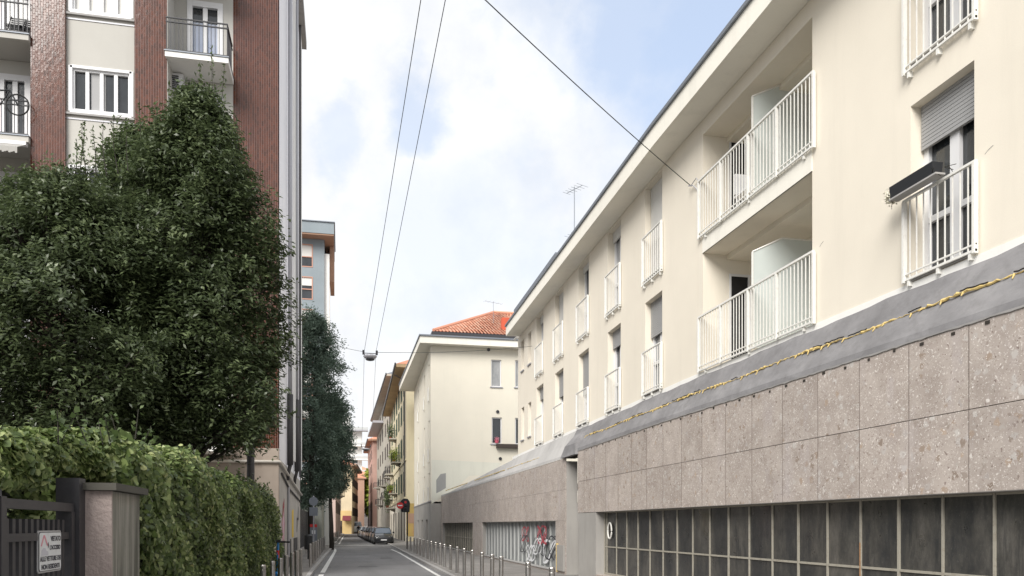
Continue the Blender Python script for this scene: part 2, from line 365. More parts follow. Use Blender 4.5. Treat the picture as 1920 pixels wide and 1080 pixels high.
def build(name, mb, m, parent=None, label=None, smooth=False):
    off = OFF.get(parent.name, Vector()) if parent is not None else Vector()
    me = bpy.data.meshes.new(name); me.from_pydata([(x - off.x, y - off.y, z - off.z) for x, y, z in mb.v], [], mb.f)
    me.materials.append(m)
    if smooth: me.polygons.foreach_set('use_smooth', [True] * len(me.polygons))
    o = bpy.data.objects.new(name, me); col.objects.link(o); OFF[o.name] = off
    return reg(o, parent, label)
def tag(o, label, cat, group=None):
    o['label'] = label; o['category'] = cat
    if group: o['group'] = group
    return o
def thing(name, label, cat, loc=(0, 0, 0), group=None, rz=0):
    o = bpy.data.objects.new(name, None); col.objects.link(o); o.location = loc; o.rotation_euler = (0, 0, rz); o.empty_display_size = .3
    OFF[o.name] = Vector(loc) if rz == 0 else Vector()
    return tag(o, label, cat, group)
def struct(name, mb, m):
    o = build(name, mb, m); o['kind'] = 'structure'; return o
def dup(root, loc, label, rz=None):
    r = root.copy(); col.objects.link(r); r.location = loc; r['label'] = label
    if rz is not None: r.rotation_euler = (0, 0, rz)
    for ch in list(root.children):
        c = ch.copy(); col.objects.link(c); c.parent = r
        for g in list(ch.children):
            d = g.copy(); col.objects.link(d); d.parent = c
    return r
ORD = ['nearest', 'second', 'third', 'fourth', 'fifth', 'sixth', 'seventh', 'eighth', 'ninth', 'tenth', 'eleventh', 'twelfth', 'thirteenth', 'fourteenth', 'fifteenth', 'sixteenth', 'seventeenth', 'eighteenth', 'nineteenth', 'twentieth', 'twenty-first', 'twenty-second', 'twenty-third', 'twenty-fourth']
def leaves(name, C, Nrm, length, width, m, parent=None, tone=None, label=None, ivy=False, updir=None):
    """many separate small leaves: C centres, Nrm rough facing directions"""
    n = len(C); off = OFF.get(parent.name, Vector()) if parent is not None else Vector()
    C = C - np.array(off)
    Nn = Nrm + RNG.normal(0, .45, (n, 3)); Nn /= np.linalg.norm(Nn, axis=1, keepdims=True)
    D = RNG.normal(0, 1, (n, 3)) if updir is None else np.asarray(updir) + RNG.normal(0, .5, (n, 3))
    D -= Nn * np.sum(D * Nn, axis=1, keepdims=True); D /= np.linalg.norm(D, axis=1, keepdims=True)
    S = np.cross(Nn, D); Lh = (length * RNG.uniform(.65, 1.25, n))[:, None]; Wd = (width * RNG.uniform(.7, 1.2, n))[:, None]
    if ivy:
        prof = [(-.45, 0, 0), (-.3, .5, .05), (.05, .42, .06), (.55, 0, -.08), (.05, -.42, .06), (-.3, -.5, .05)]
    else:
        prof = [(-.5, 0, 0), (0, .5, .10), (.5, 0, -.06), (0, -.5, .10)]
    k = len(prof); V = np.empty((n, k, 3))
    for i, (a, b, c) in enumerate(prof): V[:, i] = C + D * (a * Lh) + S * (b * Wd) + Nn * (c * Lh)
    me = bpy.data.meshes.new(name); me.vertices.add(n * k); me.vertices.foreach_set('co', V.ravel())
    me.loops.add(n * k); me.loops.foreach_set('vertex_index', np.arange(n * k, dtype=np.int32))
    me.polygons.add(n); me.polygons.foreach_set('loop_start', np.arange(0, n * k, k, dtype=np.int32)); me.polygons.foreach_set('loop_total', np.full(n, k, dtype=np.int32))
    me.update(calc_edges=True)
    t = np.clip(tone if tone is not None else RNG.beta(2, 2.6, n), 0, 1)
    at = me.attributes.new('tone', 'FLOAT', 'FACE'); at.data.foreach_set('value', t.astype(np.float32))
    me.materials.append(m)
    o = bpy.data.objects.new(name, me); col.objects.link(o); OFF[o.name] = off
    return reg(o, parent, label)

# ================================================================== THE SETTING
def kx_left(y): return -0.98 + max(0, (y - 28)) * .0108        # left kerb
def kx_right(y): return 3.35 + .013 * max(0, y - 20)           # right kerb
struct('ground', MB().quad((-600, -200, -.02), (600, -200, -.02), (600, 1500, -.02), (-600, 1500, -.02)), SOIL)
ys = [-12, 0, 10, 20, 30, 40, 50, 60, 66]
ysR = ys + [80, 100, 130, 170, 260]
mb = MB()
for a, b in zip(ysR, ysR[1:]): mb.quad((kx_left(a), a, 0), (kx_right(a), a, 0), (kx_right(b), b, 0), (kx_left(b), b, 0))
mb.quad((-40, 66, -.004), (kx_left(66) + .2, 66, -.004), (kx_left(74) + .2, 74, -.004), (-40, 74, -.004))
struct('road', mb, ASPH)
def footway(name, inner, outer, segs):
    m1, m2 = MB(), MB()
    for a, b in segs:
        sgn = 1 if outer(a) > inner(a) else -1
        m1.hexa([(inner(a) + sgn * .14, a, -.02), (outer(a), a, -.02), (outer(b), b, -.02), (inner(b) + sgn * .14, b, -.02), (inner(a) + sgn * .14, a, .1), (outer(a), a, .1), (outer(b), b, .1), (inner(b) + sgn * .14, b, .1)])
        m2.hexa([(inner(a), a, -.02), (inner(a) + sgn * .137, a, -.02), (inner(b) + sgn * .137, b, -.02), (inner(b), b, -.02), (inner(a), a, .104), (inner(a) + sgn * .137, a, .104), (inner(b) + sgn * .137, b, .104), (inner(b), b, .104)])
    struct(name, m1, PAVE); struct('kerb_' + name.split('_')[1], m2, KERB)
footway('pavement_left', kx_left, lambda y: -2.6, list(zip(ys, ys[1:])) + [(74, 100), (100, 150), (150, 220)])
footway('pavement_right', kx_right, lambda y: 7.6, list(zip(ysR, ysR[1:])))
# markings
mb = MB()
def strip(f, y0, y1, wd, n=8, z=.004):
    for i in range(n):
        a, b = y0 + (y1 - y0) * i / n, y0 + (y1 - y0) * (i + 1) / n
        mb.quad((f(a), a, z), (f(a) + wd, a, z), (f(b) + wd, b, z), (f(b), b, z))
lf = lambda y: kx_left(y) + .22 - max(0, (y - 54)) ** 2 * .006
strip(lf, 29.5, 61, .17)
strip(lf, 24.8, 26.0, .17, 1); strip(lf, 27.2, 28.4, .17, 1); strip(lf, 22.4, 23.6, .17, 1); strip(lf, 20, 21.2, .17, 1)
rf = lambda y: kx_right(y) - .30 - max(0, 0) - max(0, (y - 50)) * .02
strip(rf, 6, 57, .13, 14)
mb.quad((-1.6, 68.5, .004), (2.75, 68.5, .004), (2.75, 69.0, .004), (-1.6, 69.0, .004))
strip(lambda y: kx_left(y) + .2, 74, 130, .14)
struct('road_marking', mb, PAINT)
mb = MB()                                              # tarred repairs and a drain
for a, b, c, d in ((.6, 33, 1.5, 34.0), (1.9, 41, 2.6, 42.5)):
    mb.quad((a, b, .003), (c, b + .2, .003), (c - .1, d, .003), (a + .15, d, .003))
mb.poly([(1.3 + .33 * math.cos(a), 47 + .33 * math.sin(a), .0035) for a in np.linspace(0, 2 * math.pi, 20, endpoint=False)])
for a, b in ((3.0, 36), (3.05, 52), (-.75, 33)): mb.quad((a, b, .0032), (a + .35, b, .0032), (a + .35, b + .5, .0032), (a, b + .5, .0032))
struct('road_patch', mb, mat('tar', (.075, .075, .078), .7))

# ================================================================== RIGHT-HAND RESIDENTIAL BLOCK
def wz(y, z):
    return EYE + (z - EYE) * (1 - .0034 * min(max(y - 17, 0), 18)) if z > 3.0 else z
FW = FR((7.5, 0, 0), (0, 1, 0), (1, 0, 0), wz)        # main wall plane
CUTS = [17, 20, 23, 26, 29, 32, 35, 38, 41, 44, 47, 50, 53, 56]
rb = thing('apartment_block', 'long cream apartment block with white railings and two tiers of loggias', 'building', (7.5, 14, 0))
F1, F2, ZT = 4.97, 7.87, 10.3
HEAD = 2.37
holes = []; fw = []
for uc in (18.5, 21.4, 24.3, 27.2, 30.0):
    fw.append((uc - .55, uc + .55))
fw.insert(0, (8.31, 9.42)); fw.insert(0, (4.2, 5.3)); fw.insert(0, (1.2, 2.3)); fw.insert(0, (-2.5, -1.4))
for a, b in fw:
    for fl in (F1, F2): holes.append((a, b, fl, fl + HEAD))
for uc in (31.72, 32.98):
    holes.append((uc - .27, uc + .27, F1 + .55, F1 + 2.0)); holes.append((uc - .27, uc + .27, F2 + .75, F2 + 2.1))
LG = (11.72, 15.75); LD = 1.5
mb = MB().wall(FW, -6, 33.9, 4.86, ZT, holes + [(*LG, F1 - .02, 7.47, LD), (*LG, F2 - .02, 9.98, LD)], .27, CUTS)
# far end wall, near end wall, back wall
mb.wall(FR((7.5, 33.9, 0), (1, 0, 0), (0, -1, 0), wz), 0, 10, 4.86, ZT); mb.wall(FR((7.5, -6, 0), (1, 0, 0), (0, 1, 0)), 0, 10, 0, ZT); mb.wall(FR((17.5, 0, 0), (0, 1, 0), (-1, 0, 0)), -6, 33.9, 0, ZT)
build('wall', mb, CREAM, rb)
# thin white skirting strip between the cream render and the grey band
mb = MB()
for a, b in zip([-6] + CUTS[:7], CUTS[:7]): mb.box(FW, a, b, 4.83, 4.955, -.012, .02)
build('skirting', mb, WHITEWASH, rb)
# loggia back walls, ceilings dropped beams
mb = MB()
for f0, f1 in ((F1, 7.47), (F2, 9.98)):
    u0, u1 = LG
    mb.wall(FR((7.5 + LD, 0, 0), (0, 1, 0), (1, 0, 0), wz), u0, u1, f0 - .02, f1 + .3, [(12.0, 13.35, f0 + .05, f0 + 2.15), (14.05, 15.2, f0 + .05, f0 + 2.15)], .12)
    mb.box(FW, u0 + .003, u1 - .003, f1 - .1, f1 + .22, .55, LD - .002)
build('loggia_wall', mb, CREAM, rb)
for f0 in (F1, F2):
    for a, b in ((12.0, 13.35), (14.05, 15.2)):
        fr = FR((7.5 + LD, 0, 0), (0, 1, 0), (1, 0, 0), wz)
        p = build('loggia_door', MB().box(fr, a, b, f0 + .05, f0 + 2.15, .10, .12), GLASS, rb)
        g = MB()
        for x0, x1, y0, y1 in ((a, a + .07, f0 + .05, f0 + 2.15), (b - .07, b, f0 + .05, f0 + 2.15), ((a + b) / 2 - .05, (a + b) / 2 + .05, f0 + .05, f0 + 2.15), (a + .07, b - .07, f0 + 2.08, f0 + 2.15), (a + .07, b - .07, f0 + .05, f0 + .15), (a + .07, b - .07, f0 + .95, f0 + 1.02)):
            g.box(fr, x0, x1, y0, y1, .05, .097)
        build('frame', g, PVC, p)
    # side-wall door (far side of the loggia)
    sd = FR((7.5, LG[1] - .003, 0), (1, 0, 0), (0, -1, 0), wz)
    p = build('loggia_side_door', MB().box(sd, .62, 1.05, f0, f0 + 2.05, -.0, .012), DARKIN, rb)
    build('frame', MB().box(sd, .60, .64, f0, f0 + 2.1, .012, .03).box(sd, 1.03, 1.09, f0, f0 + 2.1, .012, .03).box(sd, .64, 1.03, f0 + 2.05, f0 + 2.1, .012, .03), PVC, p)
# eaves, gutter and roof
mb = MB()
for a, b in zip([-6] + CUTS[:6], CUTS[:6] + [33.6]):
    mb.box(FW, a, b, ZT + .003, ZT + .42, -.6, 10.5)
mb.wall(FW, -6, 33.6, ZT, ZT + .001)
build('eave', mb, SOFFIT, rb)
mb = MB()
for a, b in zip([-6] + CUTS[:6], CUTS[:6] + [33.63]): mb.box(FW, a, b, ZT + .423, ZT + .50, -.65, -.45)
mb.box(FW, 33.55, 33.65, ZT + .423, ZT + .5, -.45, 10.5)
build('gutter', mb, ZINC, rb)
build('roof', MB().longbox(FW, -6, 33.5, ZT + .42, ZT + .47, -.44, 10.5), ZINC, rb)
at_ = MB().box(FW, 29.2, 36.2, 10.8, 12.25, .55, 7)
att = build('attic', at_, CREAM2, rb); build('roof_edge', MB().box(FW, 29.0, 36.4, 12.253, 12.38, .35, 7.2), ZINC, att)
build('vent_pipe', MB().tube([FW.pt(32.6, 10.0, -.3), FW.pt(33.2, 10.05, -.3)], .05, 8), WMETAL, rb)
# french windows
def french(a, b, f0, idx, shut):
    fl0, fl1 = f0, f0 + HEAD; D = .235
    p = build('french_window', MB().box(FW, a, b, fl0, fl1, D + .03, D + .05), GLASS if idx % 3 else CURT, rb)
    m = (a + b) / 2; fd = (D - .03, D + .027)
    g = MB()
    for x0, x1 in ((a, a + .09), (b - .09, b), (m - .08, m + .08)): g.box(FW, x0, x1, fl0, fl1, *fd)
    for x0, x1 in ((a + .09, m - .08), (m + .08, b - .09)):
        for z0, z1 in ((fl0, fl0 + .10), (fl0 + .78, fl0 + .86), (fl1 - .1, fl1)): g.box(FW, x0, x1, z0, z1, *fd)
    build('frame', g, PVC, p)
    if shut > 0:
        g = MB(); n = int(shut / .05)
        for i in range(n):
            z1 = fl1 - i * .05; g.box(FW, a + .02, b - .02, z1 - .043, z1, D - .085, D - .045 - .012 * (i % 2)); g.box(FW, a + .02, b - .02, z1 - .05, z1 - .043, D - .065, D - .05)
        build('roller_shutter', g, SHUT if (idx < 9 or idx % 2) else WSHUT, p)
    # railing fixed to the wall face
    r = MB(); O = -.055; lo, hi = f0 - .10, f0 + 1.12
    if f0 < 5.5: lo = f0 + .0
    e0, e1 = a - .09, b + .07
    r.box(FW, e0, e1, hi - .03, hi, O - .02, O + .02); r.box(FW, e0, e1, lo + .02, lo + .05, O - .015, O + .015); r.box(FW, e0, e1, lo + .10, lo + .12, O - .01, O + .01)
    r.box(FW, e0, e0 + .04, lo, hi - .03, O - .03, O + .03); r.box(FW, e1 - .04, e1, lo, hi - .03, O - .03, O + .03)
    nb = 10
    for i in range(1, nb):
        x = e0 + (e1 - e0) * i / nb; r.box(FW, x - .007, x + .007, lo + .05, hi - .03, O - .007, O + .007)
    for x in (e0 + .1, (e0 + e1) / 2, e1 - .1):
        r.box(FW, x - .02, x + .02, lo - .06, lo + .02, O - .01, .0)
    build('railing', r, WMETAL, p)
    build('sill', MB().box(FW, a + .003, b - .003, fl0 + .002, fl0 + .03, -.03, D - .035), KERB, p)
ix = 0
for a, b in fw:
    for f0 in (F1, F2):
        ix += 1
        sh = {7: .62, 8: 0}.get(ix, (.35, 1.4, .2, .9, 2.25, .5)[ix % 6] if ix > 8 else .5)
        french(a, b, f0, ix, sh)
for uc in (31.72, 32.98):
    for z0, z1 in ((F1 + .55, F1 + 2.0), (F2 + .75, F2 + 2.1)):
        p = build('small_window', MB().box(FW, uc - .27, uc + .27, z0, z1, .2, .22), GLASS, rb)
        g = MB(); g.box(FW, uc - .27, uc - .21, z0, z1, .15, .197).box(FW, uc + .21, uc + .27, z0, z1, .15, .197).box(FW, uc - .21, uc + .21, z0, z0 + .06, .15, .197).box(FW, uc - .21, uc + .21, z1 - .06, z1, .15, .197)
        build('frame', g, PVC, p); build('sill', MB().box(FW, uc - .3, uc + .3, z0 - .05, z0 - .003, -.05, .14), GREYP, p)
# loggia railings and privacy screens
for f0 in (F1, F2):
    r = MB(); O = -.055; a, b = LG[0] - .12, LG[1] + .10; lo, hi = f0 - .08, f0 + 1.17
    if f0 < 5.5: lo = f0 - .02
    r.longbox(FW, a, b, hi - .035, hi, O - .02, O + .02); r.longbox(FW, a, b, lo + .02, lo + .05, O - .015, O + .015); r.longbox(FW, a, b, lo + .11, lo + .13, O - .01, O + .01)
    n = 38
    for i in range(n + 1):
        x = a + (b - a) * i / n; w_ = .022 if i in (0, 10, 19, 29, n) else .007
        r.box(FW, x - w_, x + w_, lo, hi - .035, O - (.025 if w_ > .01 else .007), O + (.025 if w_ > .01 else .007))
    for x in (a + .3, (a + b) / 2, b - .3): r.box(FW, x - .02, x + .02, lo - .05, lo + .02, O, .0)
    build('loggia_railing', r, WMETAL, rb)
    if f0 > 6: build('loggia_slab_edge', MB().box(FW, LG[0] - .003, LG[1] + .003, 7.47, F2 - .03, -.012, .02), SOFFIT, rb)
    us = 13.66; P = FW.pt
    hf, hb = f0 + 1.83, f0 + 2.13
    m_ = MB()
    pts = [(0.0, f0 + .04), (1.42, f0 + .04), (1.42, hb), (.62, hb), (0.0, hf)]
    for dx in (-.006, .006): m_.poly([P(us + dx, z, w_) for w_, z in pts])
    for (w0, z0), (w1, z1) in zip(pts, pts[1:] + pts[:1]): m_.quad(P(us - .006, z0, w0), P(us - .006, z1, w1), P(us + .006, z1, w1), P(us + .006, z0, w0))
    s_ = build('privacy_screen', m_, FROST, rb)
    fm = MB()
    for (w0, z0), (w1, z1) in zip(pts, pts[1:] + pts[:1]): fm.tube([P(us, z0, w0), P(us, z1, w1)], .02, 4)
    build('frame', fm, WMETAL, s_)

for px, py, ln in ((1542, 456, .07), (1858, 278, .09)):
    q = at_x(px, 7.5, py); build('wall_crack', MB().tube([(7.499, q.y + ln, q.z - .03), (7.499, q.y + ln * .4, q.z), (7.499, q.y - ln * .4, q.z + .02)], .004, 4), KERB, rb)
# ------- stone plinth: first stretch
SX = 7.1
FS = FR((SX, 0, 0), (0, 1, 0), (1, 0, 0))
pl = thing('garage_plinth', 'pebbly beige stone ground floor with a long dirty steel window under the cream block', 'garage front', (SX, 10, 0))
def panels(fr, u0, u1, rows, step=1.0, w0=0, w1=.04, phase=0, gap=.010):
    m = MB(); u = u0; first = math.ceil((u0 - phase) / step + 1e-6) * step + phase
    edges = [u0] + [e for e in np.arange(first, u1 - .05, step)] + [u1]
    for a, b in zip(edges, edges[1:]):
        for z0, z1 in rows: m.box(fr, a + gap / 2, b - gap / 2, z0 + gap / 2, z1 - gap / 2, w0 + random.uniform(0, .003), w1)
    return m
build('stone_cladding', panels(FS, -6, 23.62, [(2.08, 3.04), (3.04, 4.03)], 1.0, phase=.95), CEPPO, pl)
for e in np.arange(.95, 23.5, 1.0): build('joint', MB().box(FS, e - .0025, e + .0025, 2.08, wz(e, 4.02), -.0015, .002), mat('joint_grout', (.14, .115, .10), .9), pl)
build('joint_backing', MB().longbox(FS, -6, 23.60, 2.085, 4.02, .041, .39), GAP, pl)
def band(u0, u1, zb, zt, xb=SX - .01, xt=7.47, n=None):
    m = MB(); n = n or max(2, int((u1 - u0) / .6)); prev = None
    for i in range(n + 1):
        u = u0 + (u1 - u0) * i / n; q = (i * 7919) % 13 / 13 - .5
        row = [Vector((xb, u, zb(u))), Vector((xb + .015 + q * .01, u, zb(u) + .10)), Vector((xb + (xt - xb) * .55 + q * .02, u, zb(u) * .45 + zt(u) * .55)), Vector((xt, u, zt(u))), Vector((xt + .03, u, zt(u)))]
        if prev:
            for j in range(4): m.quad(prev[j], row[j], row[j + 1], prev[j + 1])
        prev = row
    return m
ztop = lambda u: wz(u, 4.86) + .012 * math.sin(u * 2.1) + .01 * math.sin(u * 5.3)
build('grey_render_band', band(-6, 24.95, lambda u: wz(u, 4.03), ztop, n=80), MORTAR, pl)
# ragged foam sealing line and the crack above it
fo, ck = MB(), MB(); pts = []; rs = []
for i in range(340):
    u = 3.0 + (23.3 - 3.0) * i / 339; z = wz(u, 4.47) + .015 * math.sin(u * 1.7) + random.uniform(-.012, .012)
    pts.append((7.275 + random.uniform(-.01, .01), u, z)); rs.append(max(.004, .014 + random.uniform(-.009, .009) + .006 * math.sin(u * 4)))
fo.tube(pts, rs, 6)
for i in range(0, 340, 3):
    if random.random() < .55:
        p = pts[i]; fo.tube([(p[0] - .005, p[1], p[2]), (p[0] - .04, p[1] + random.uniform(-.02, .02), p[2] - random.uniform(.03, .07))], [.014, .006], 5)
for i in range(0, 330, 9):
    if random.random() < .6:
        k = random.randint(4, 9); ck.tube([(p[0] - .012, p[1], p[2] + .024) for p in pts[i:i + k]], .009, 4)
build('foam_seam', fo, FOAM, pl); build('crack', ck, GAP, pl)
# pale drips of mortar along the top of the stone
mb = MB(); us2 = np.arange(-2, 23.5, .09); h2 = [max(.003, .006 + .006 * math.sin(u * 3.1) * math.sin(u * 11) + random.uniform(-.009, .009)) for u in us2]
for i in range(len(us2) - 1):
    a, b = us2[i], us2[i + 1]; mb.quad(FS.pt(a, wz(a, 4.03) - h2[i], -.013), FS.pt(b, wz(b, 4.03) - h2[i + 1], -.013), FS.pt(b, wz(b, 4.03) + .012, -.016), FS.pt(a, wz(a, 4.03) + .012, -.016))
build('mortar_smear', mb, KERB, pl)
for u in np.arange(4, 23, .52):
    w_ = random.uniform(.03, .07); zz = wz(u, 4.03) - random.uniform(.02, .05); build('fixing', MB().box(FS, u, u + w_, zz - .035, zz, -.008, .0), GAP, pl)
# pier at the end, recess, window
build('pier', MB().box(FS, 21.85, 23.55, 0, 2.077, .01, .5).box(FS, 23.55, 23.6, 0, 4.0, .02, .5), CONC, pl)
build('lintel_soffit', MB().longbox(FS, -6, 21.85, 2.079, 2.084, .003, .40), CONC, pl)
GW = .25
gw = build('garage_window', MB().longbox(FS, -6, 21.848, .3, 2.077, GW + .03, GW + .05), DIRTY, pl)
fr_ = MB()
us_ = [7.86 + .81 * k for k in range(-16, 18)]
for k, u in enumerate(us_):
    if u < 21.8: wdt = .032 if k % 3 else .045; fr_.box(FS, u - wdt / 2, u + wdt / 2, .3, 2.076, GW + .006, GW + .028)
fr_.box(FS, 21.79, 21.845, .3, 2.076, GW + .004, GW + .028)
uu = [-6] + [u for u in us_ if u < 21.8] + [21.8]
for a, b in zip(uu, uu[1:]):
    fr_.box(FS, a + .026, b - .026, 1.075, 1.11, GW + .009, GW + .026); fr_.box(FS, a + .026, b - .026, .3, .36, GW + .009, GW + .026); fr_.box(FS, a + .026, b - .026, 2.05, 2.076, GW + .009, GW + .026)
build('steel_frame', fr_, OLDMETAL, gw)
build('rusty_mullion', MB().box(FS, us_[19] - .012, us_[19] + .012, .8, 1.45, GW - .0, GW + .004), RUST, gw)
ring = MB(); c = FS.pt(21.25, 1.55, GW - .03)
ring.tube([c + Vector((0, .16 * math.cos(t), .22 * math.sin(t))) for t in np.linspace(0, 2 * math.pi, 25)], .022, 6, False)
build('vent_ring', ring, WMETAL, gw); vd = MB(); vd.poly([c + Vector((.02, .15 * math.cos(t), .21 * math.sin(t))) for t in np.linspace(0, 2 * math.pi, 24, endpoint=False)]); build('vent_disc', vd, GAP, gw)
build('base_wall', MB().longbox(FS, -6, 21.85, 0, .298, .003, .4), CEPPO, pl)
# dark slot with downpipe between the two stretches
build('recess', MB().box(FS, 23.6, 24.95, 0, 4.7, .55, .6).box(FS, 23.61, 24.94, 3.88, 4.05, .05, .54), GAP, pl)
build('recess_door', MB().box(FS, 23.72, 24.9, .1, 3.9, .42, .5), mat('brown_grey_metal', rough=.7, build=metalw((.14, .12, .10), (.09, .08, .07), .7)), pl)
cap = MB(); P = lambda x, y, z: Vector((x, y, z)); zc = wz(24, 4.0)
cap.hexa([P(SX - .1, 23.55, zc - .06), P(SX - .1, 25.25, zc - .06), P(7.5, 25.25, zc - .06), P(7.5, 23.55, zc - .06), P(SX - .04, 23.7, zc + .30), P(SX - .04, 24.9, zc + .30), P(7.5, 24.9, zc + .80), P(7.5, 23.7, zc + .80)])
build('sloped_cap', cap, MORTAR, pl)

# ------- stone plinth: second stretch
p2 = thing('workshop_front', 'low stone faced workshop front with recessed glazed bays beyond the dark doorway slot', 'workshop front', (SX, 40, 0))
zt2 = lambda u: 3.88 - .0025 * (u - 25); zl2 = 1.86; EN = 57.9
zb2 = lambda u: zt2(u) + .02
HO = [(26.2, 40.7), (43.7, 57.3)]
rows_top = []
m = MB(); e = 24.97
while e < EN:
    b = min(e + 1.0, EN)
    for z0, z1 in ((zl2, 2.86), (2.86, zt2(e))): m.box(FS, e + .004, b - .004, z0 + .003, z1 - .003, 0, .03)
    inh = any(h0 - .01 <= e and b <= h1 + .01 for h0, h1 in HO)
    e = b
for a, b in ((24.97, 26.2), (40.7, 43.7), (57.3, EN)): m.box(FS, a + .003, b - .003, .0, zl2 - .003, 0, .03)
for a, b in HO: m.longbox(FS, a, b, 0, .16, 0, .25)
build('stone_cladding', m, CEPPO, p2)
m = MB(); m.longbox(FS, 24.97, EN, zl2 + .01, 3.78, .032, .4)
for a, b in ((24.97, 26.2), (40.7, 43.7), (57.3, EN)): m.box(FS, a, b, 0, zl2 + .01, .032, .5)
build('wall', m, CONC, p2)
band2 = band(24.95, EN, lambda u: zt2(u) + .0, lambda u: wz(u, 4.86) if u < 34 else 4.64 - (u - 34) * .027, n=60)
build('grey_render_band', band2, mat('pale_render', rough=.92, spec=.2, build=plaster((.46, .45, .44), .18, (.30, .29, .29), .6, 30)), p2)
m = MB(); m.quad((7.49, 34, 4.0), (7.49, EN, 3.6), (7.49, EN, 4.64 - (EN - 34) * .027), (7.49, 34, 4.64)); m.longbox(WORLD, 7.49, 12, 3.5, 3.55, 34, EN, 10)
build('terrace', m, CONC, p2)
fo = MB()
for a, b, r_ in ((29, 35, .012), (35.5, 44, .02), (46.5, 56.5, .024)):
    pts = [(7.24 + random.uniform(-.008, .008), u, zt2(u) + .36 + random.uniform(-.012, .012)) for u in np.arange(a, b, .12)]
    fo.tube(pts, [max(.005, r_ + random.uniform(-.01, .01)) for _ in pts], 5)
build('foam_seam', fo, FOAM, p2)
for k, (a, b) in enumerate(HO):
    g = build('glazed_bay', MB().longbox(FS, a, b, .16, zl2, .26, .28), FROSTG if k == 0 else DIRTY, p2)
    m = MB(); n = 19 if k == 0 else 17
    for i in range(n + 1):
        u = a + (b - a) * i / n; m.box(FS, u - .02, u + .02, .16, zl2, .2, .258)
    m.longbox(FS, a, b, .16, .2, .19, .199); m.longbox(FS, a, b, .95 if k else 1.82, .98 if k else zl2, .19, .199)
    build('steel_frame', m, OLDMETAL if k else mat('pale_steel', (.42, .43, .42), .6), g)
    build('sill', MB().longbox(FS, a, b, .161, .185, -.03, .18), KERB, p2)
    if k == 0:
        def scrib(cu, cv, s, turns, ph, w0=.18):
            return [FS.pt(cu + s * 1.9 * math.sin(t * 1.0 + ph) * (1 + .3 * math.sin(3 * t)), cv + s * math.cos(t * 1.37 + ph), w0 - .002 * ph) for t in np.linspace(0, turns * math.pi, 16 * turns)]
        for nm, mt, items in (('red_graffiti', GRAFR, [(31.6, 1.35, .28, 4, .3, .026), (28.7, 1.35, .33, 5, 1.1, .032)]), ('black_graffiti', GRAFK, [(31.9, .95, .34, 4, 2, .02), (29.3, .95, .38, 4, .7, .018), (27.5, .9, .42, 4, 1.5, .025)]), ('white_graffiti', GRAFW, [(30.6, .62, .30, 4, 2.5, .03), (27.8, .75, .42, 3, .2, .035), (29.6, .9, .3, 3, 2.2, .025)])):
            for cu, cv, s, tr, ph, r_ in items:
                mg = MB(); pts = scrib(cu, cv, s, tr, ph); nrm = Vector((-1, 0, 0))
                for p_, q_ in zip(pts, pts[1:]):
                    d = (q_ - p_).normalized(); sd_ = d.cross(nrm) * r_; dz = Vector((random.uniform(-.002, 0), 0, 0))
                    mg.quad(p_ - sd_ + dz, q_ - sd_ + dz, q_ + sd_ + dz, p_ + sd_ + dz)
                build(nm, mg, mt, g)
build('dark_slot_fill', MB().box(FS, 57.9, 58.15, 0, 3.7, .1, .5), GAP, p2)  # near-black block painted as the shade in the narrow end slot, not a pier
cb_ = thing('meter_cabinet', 'small pale cabinet with yellow edge on the stone wall left of the dark doorway slot', 'cabinet', (SX, 25.5, 0))
build('box', MB().box(FS, 25.05, 25.85, .2, 1.05, -.06, -.003), CONC, cb_); build('edge_trim', MB().box(FS, 25.85, 25.9, .15, 1.1, -.07, -.003), FOAM, cb_)

# ================================================================== SECOND BUILDING (ivory, red roof)
b2 = thing('ivory_house', 'ivory rendered three storey house with blank end wall and red tiled hip roof', 'building', (6.35, 58, 0))
SL = .027
FA = FR((6.35, 58, 0), (SL, 1, 0), (1, -SL, 0))       # street face, u from 0
FE = FR((6.35, 58, 0), (1, 0, 0), (0, 1, 0))          # end face
H2 = 14.75
def zy(px, py, Y=58): return at_y(px, Y, py)
ew = []
for x0, x1, y0, y1 in ((921, 940, 675, 725), (966, 984, 676, 726), (922, 941, 783, 832), (966, 984, 784, 833)):
    a, b = zy(x0, y1), zy(x1, y0); ew.append((a.x - 6.35, b.x - 6.35, a.z, b.z))
sw = []
for c in (1.6, 6.2, 13.5):
    for z0, z1 in ((10.9, 13.7), (6.4, 9.5), (3.55, 5.6)): sw.append((c - .42, c + .42, z0, z1))
mb = MB().wall(FE, 0, 14, 3.3, H2, ew, .22).wall(FA, 0, 19.5, 3.3, H2, sw, .25)
mb.wall(FR((6.35 + 19.5 * SL, 77.5, 0), (1, 0, 0), (0, -1, 0)), 0, 14, 0, H2)
build('wall', mb, CREAM2, b2)
lowh = [(2.6, 4.4, .5, 2.15), (7.8, 9.2, .5, 2.15), (13, 14.6, .5, 2.15)]
mb = MB().wall(FR((6.33, 58, 0), (SL, 1, 0), (1, -SL, 0)), 0, 19.5, 0, 3.42, lowh, .3); mb.wall(FR((6.33, 58, 0), (1, 0, 0), (0, 1, 0)), 0, 14, 0, 3.42)
build('stone_base', mb, CONC, b2)
for a, b, c, d in lowh: build('base_window', MB().box(FA, a, b, c, d, .24, .27), GLASS, b2)
mb = MB().box(FA, -.03, 19.6, 3.42, 3.50, -.05, .02); build('base_trim', mb, GREYP, b2)
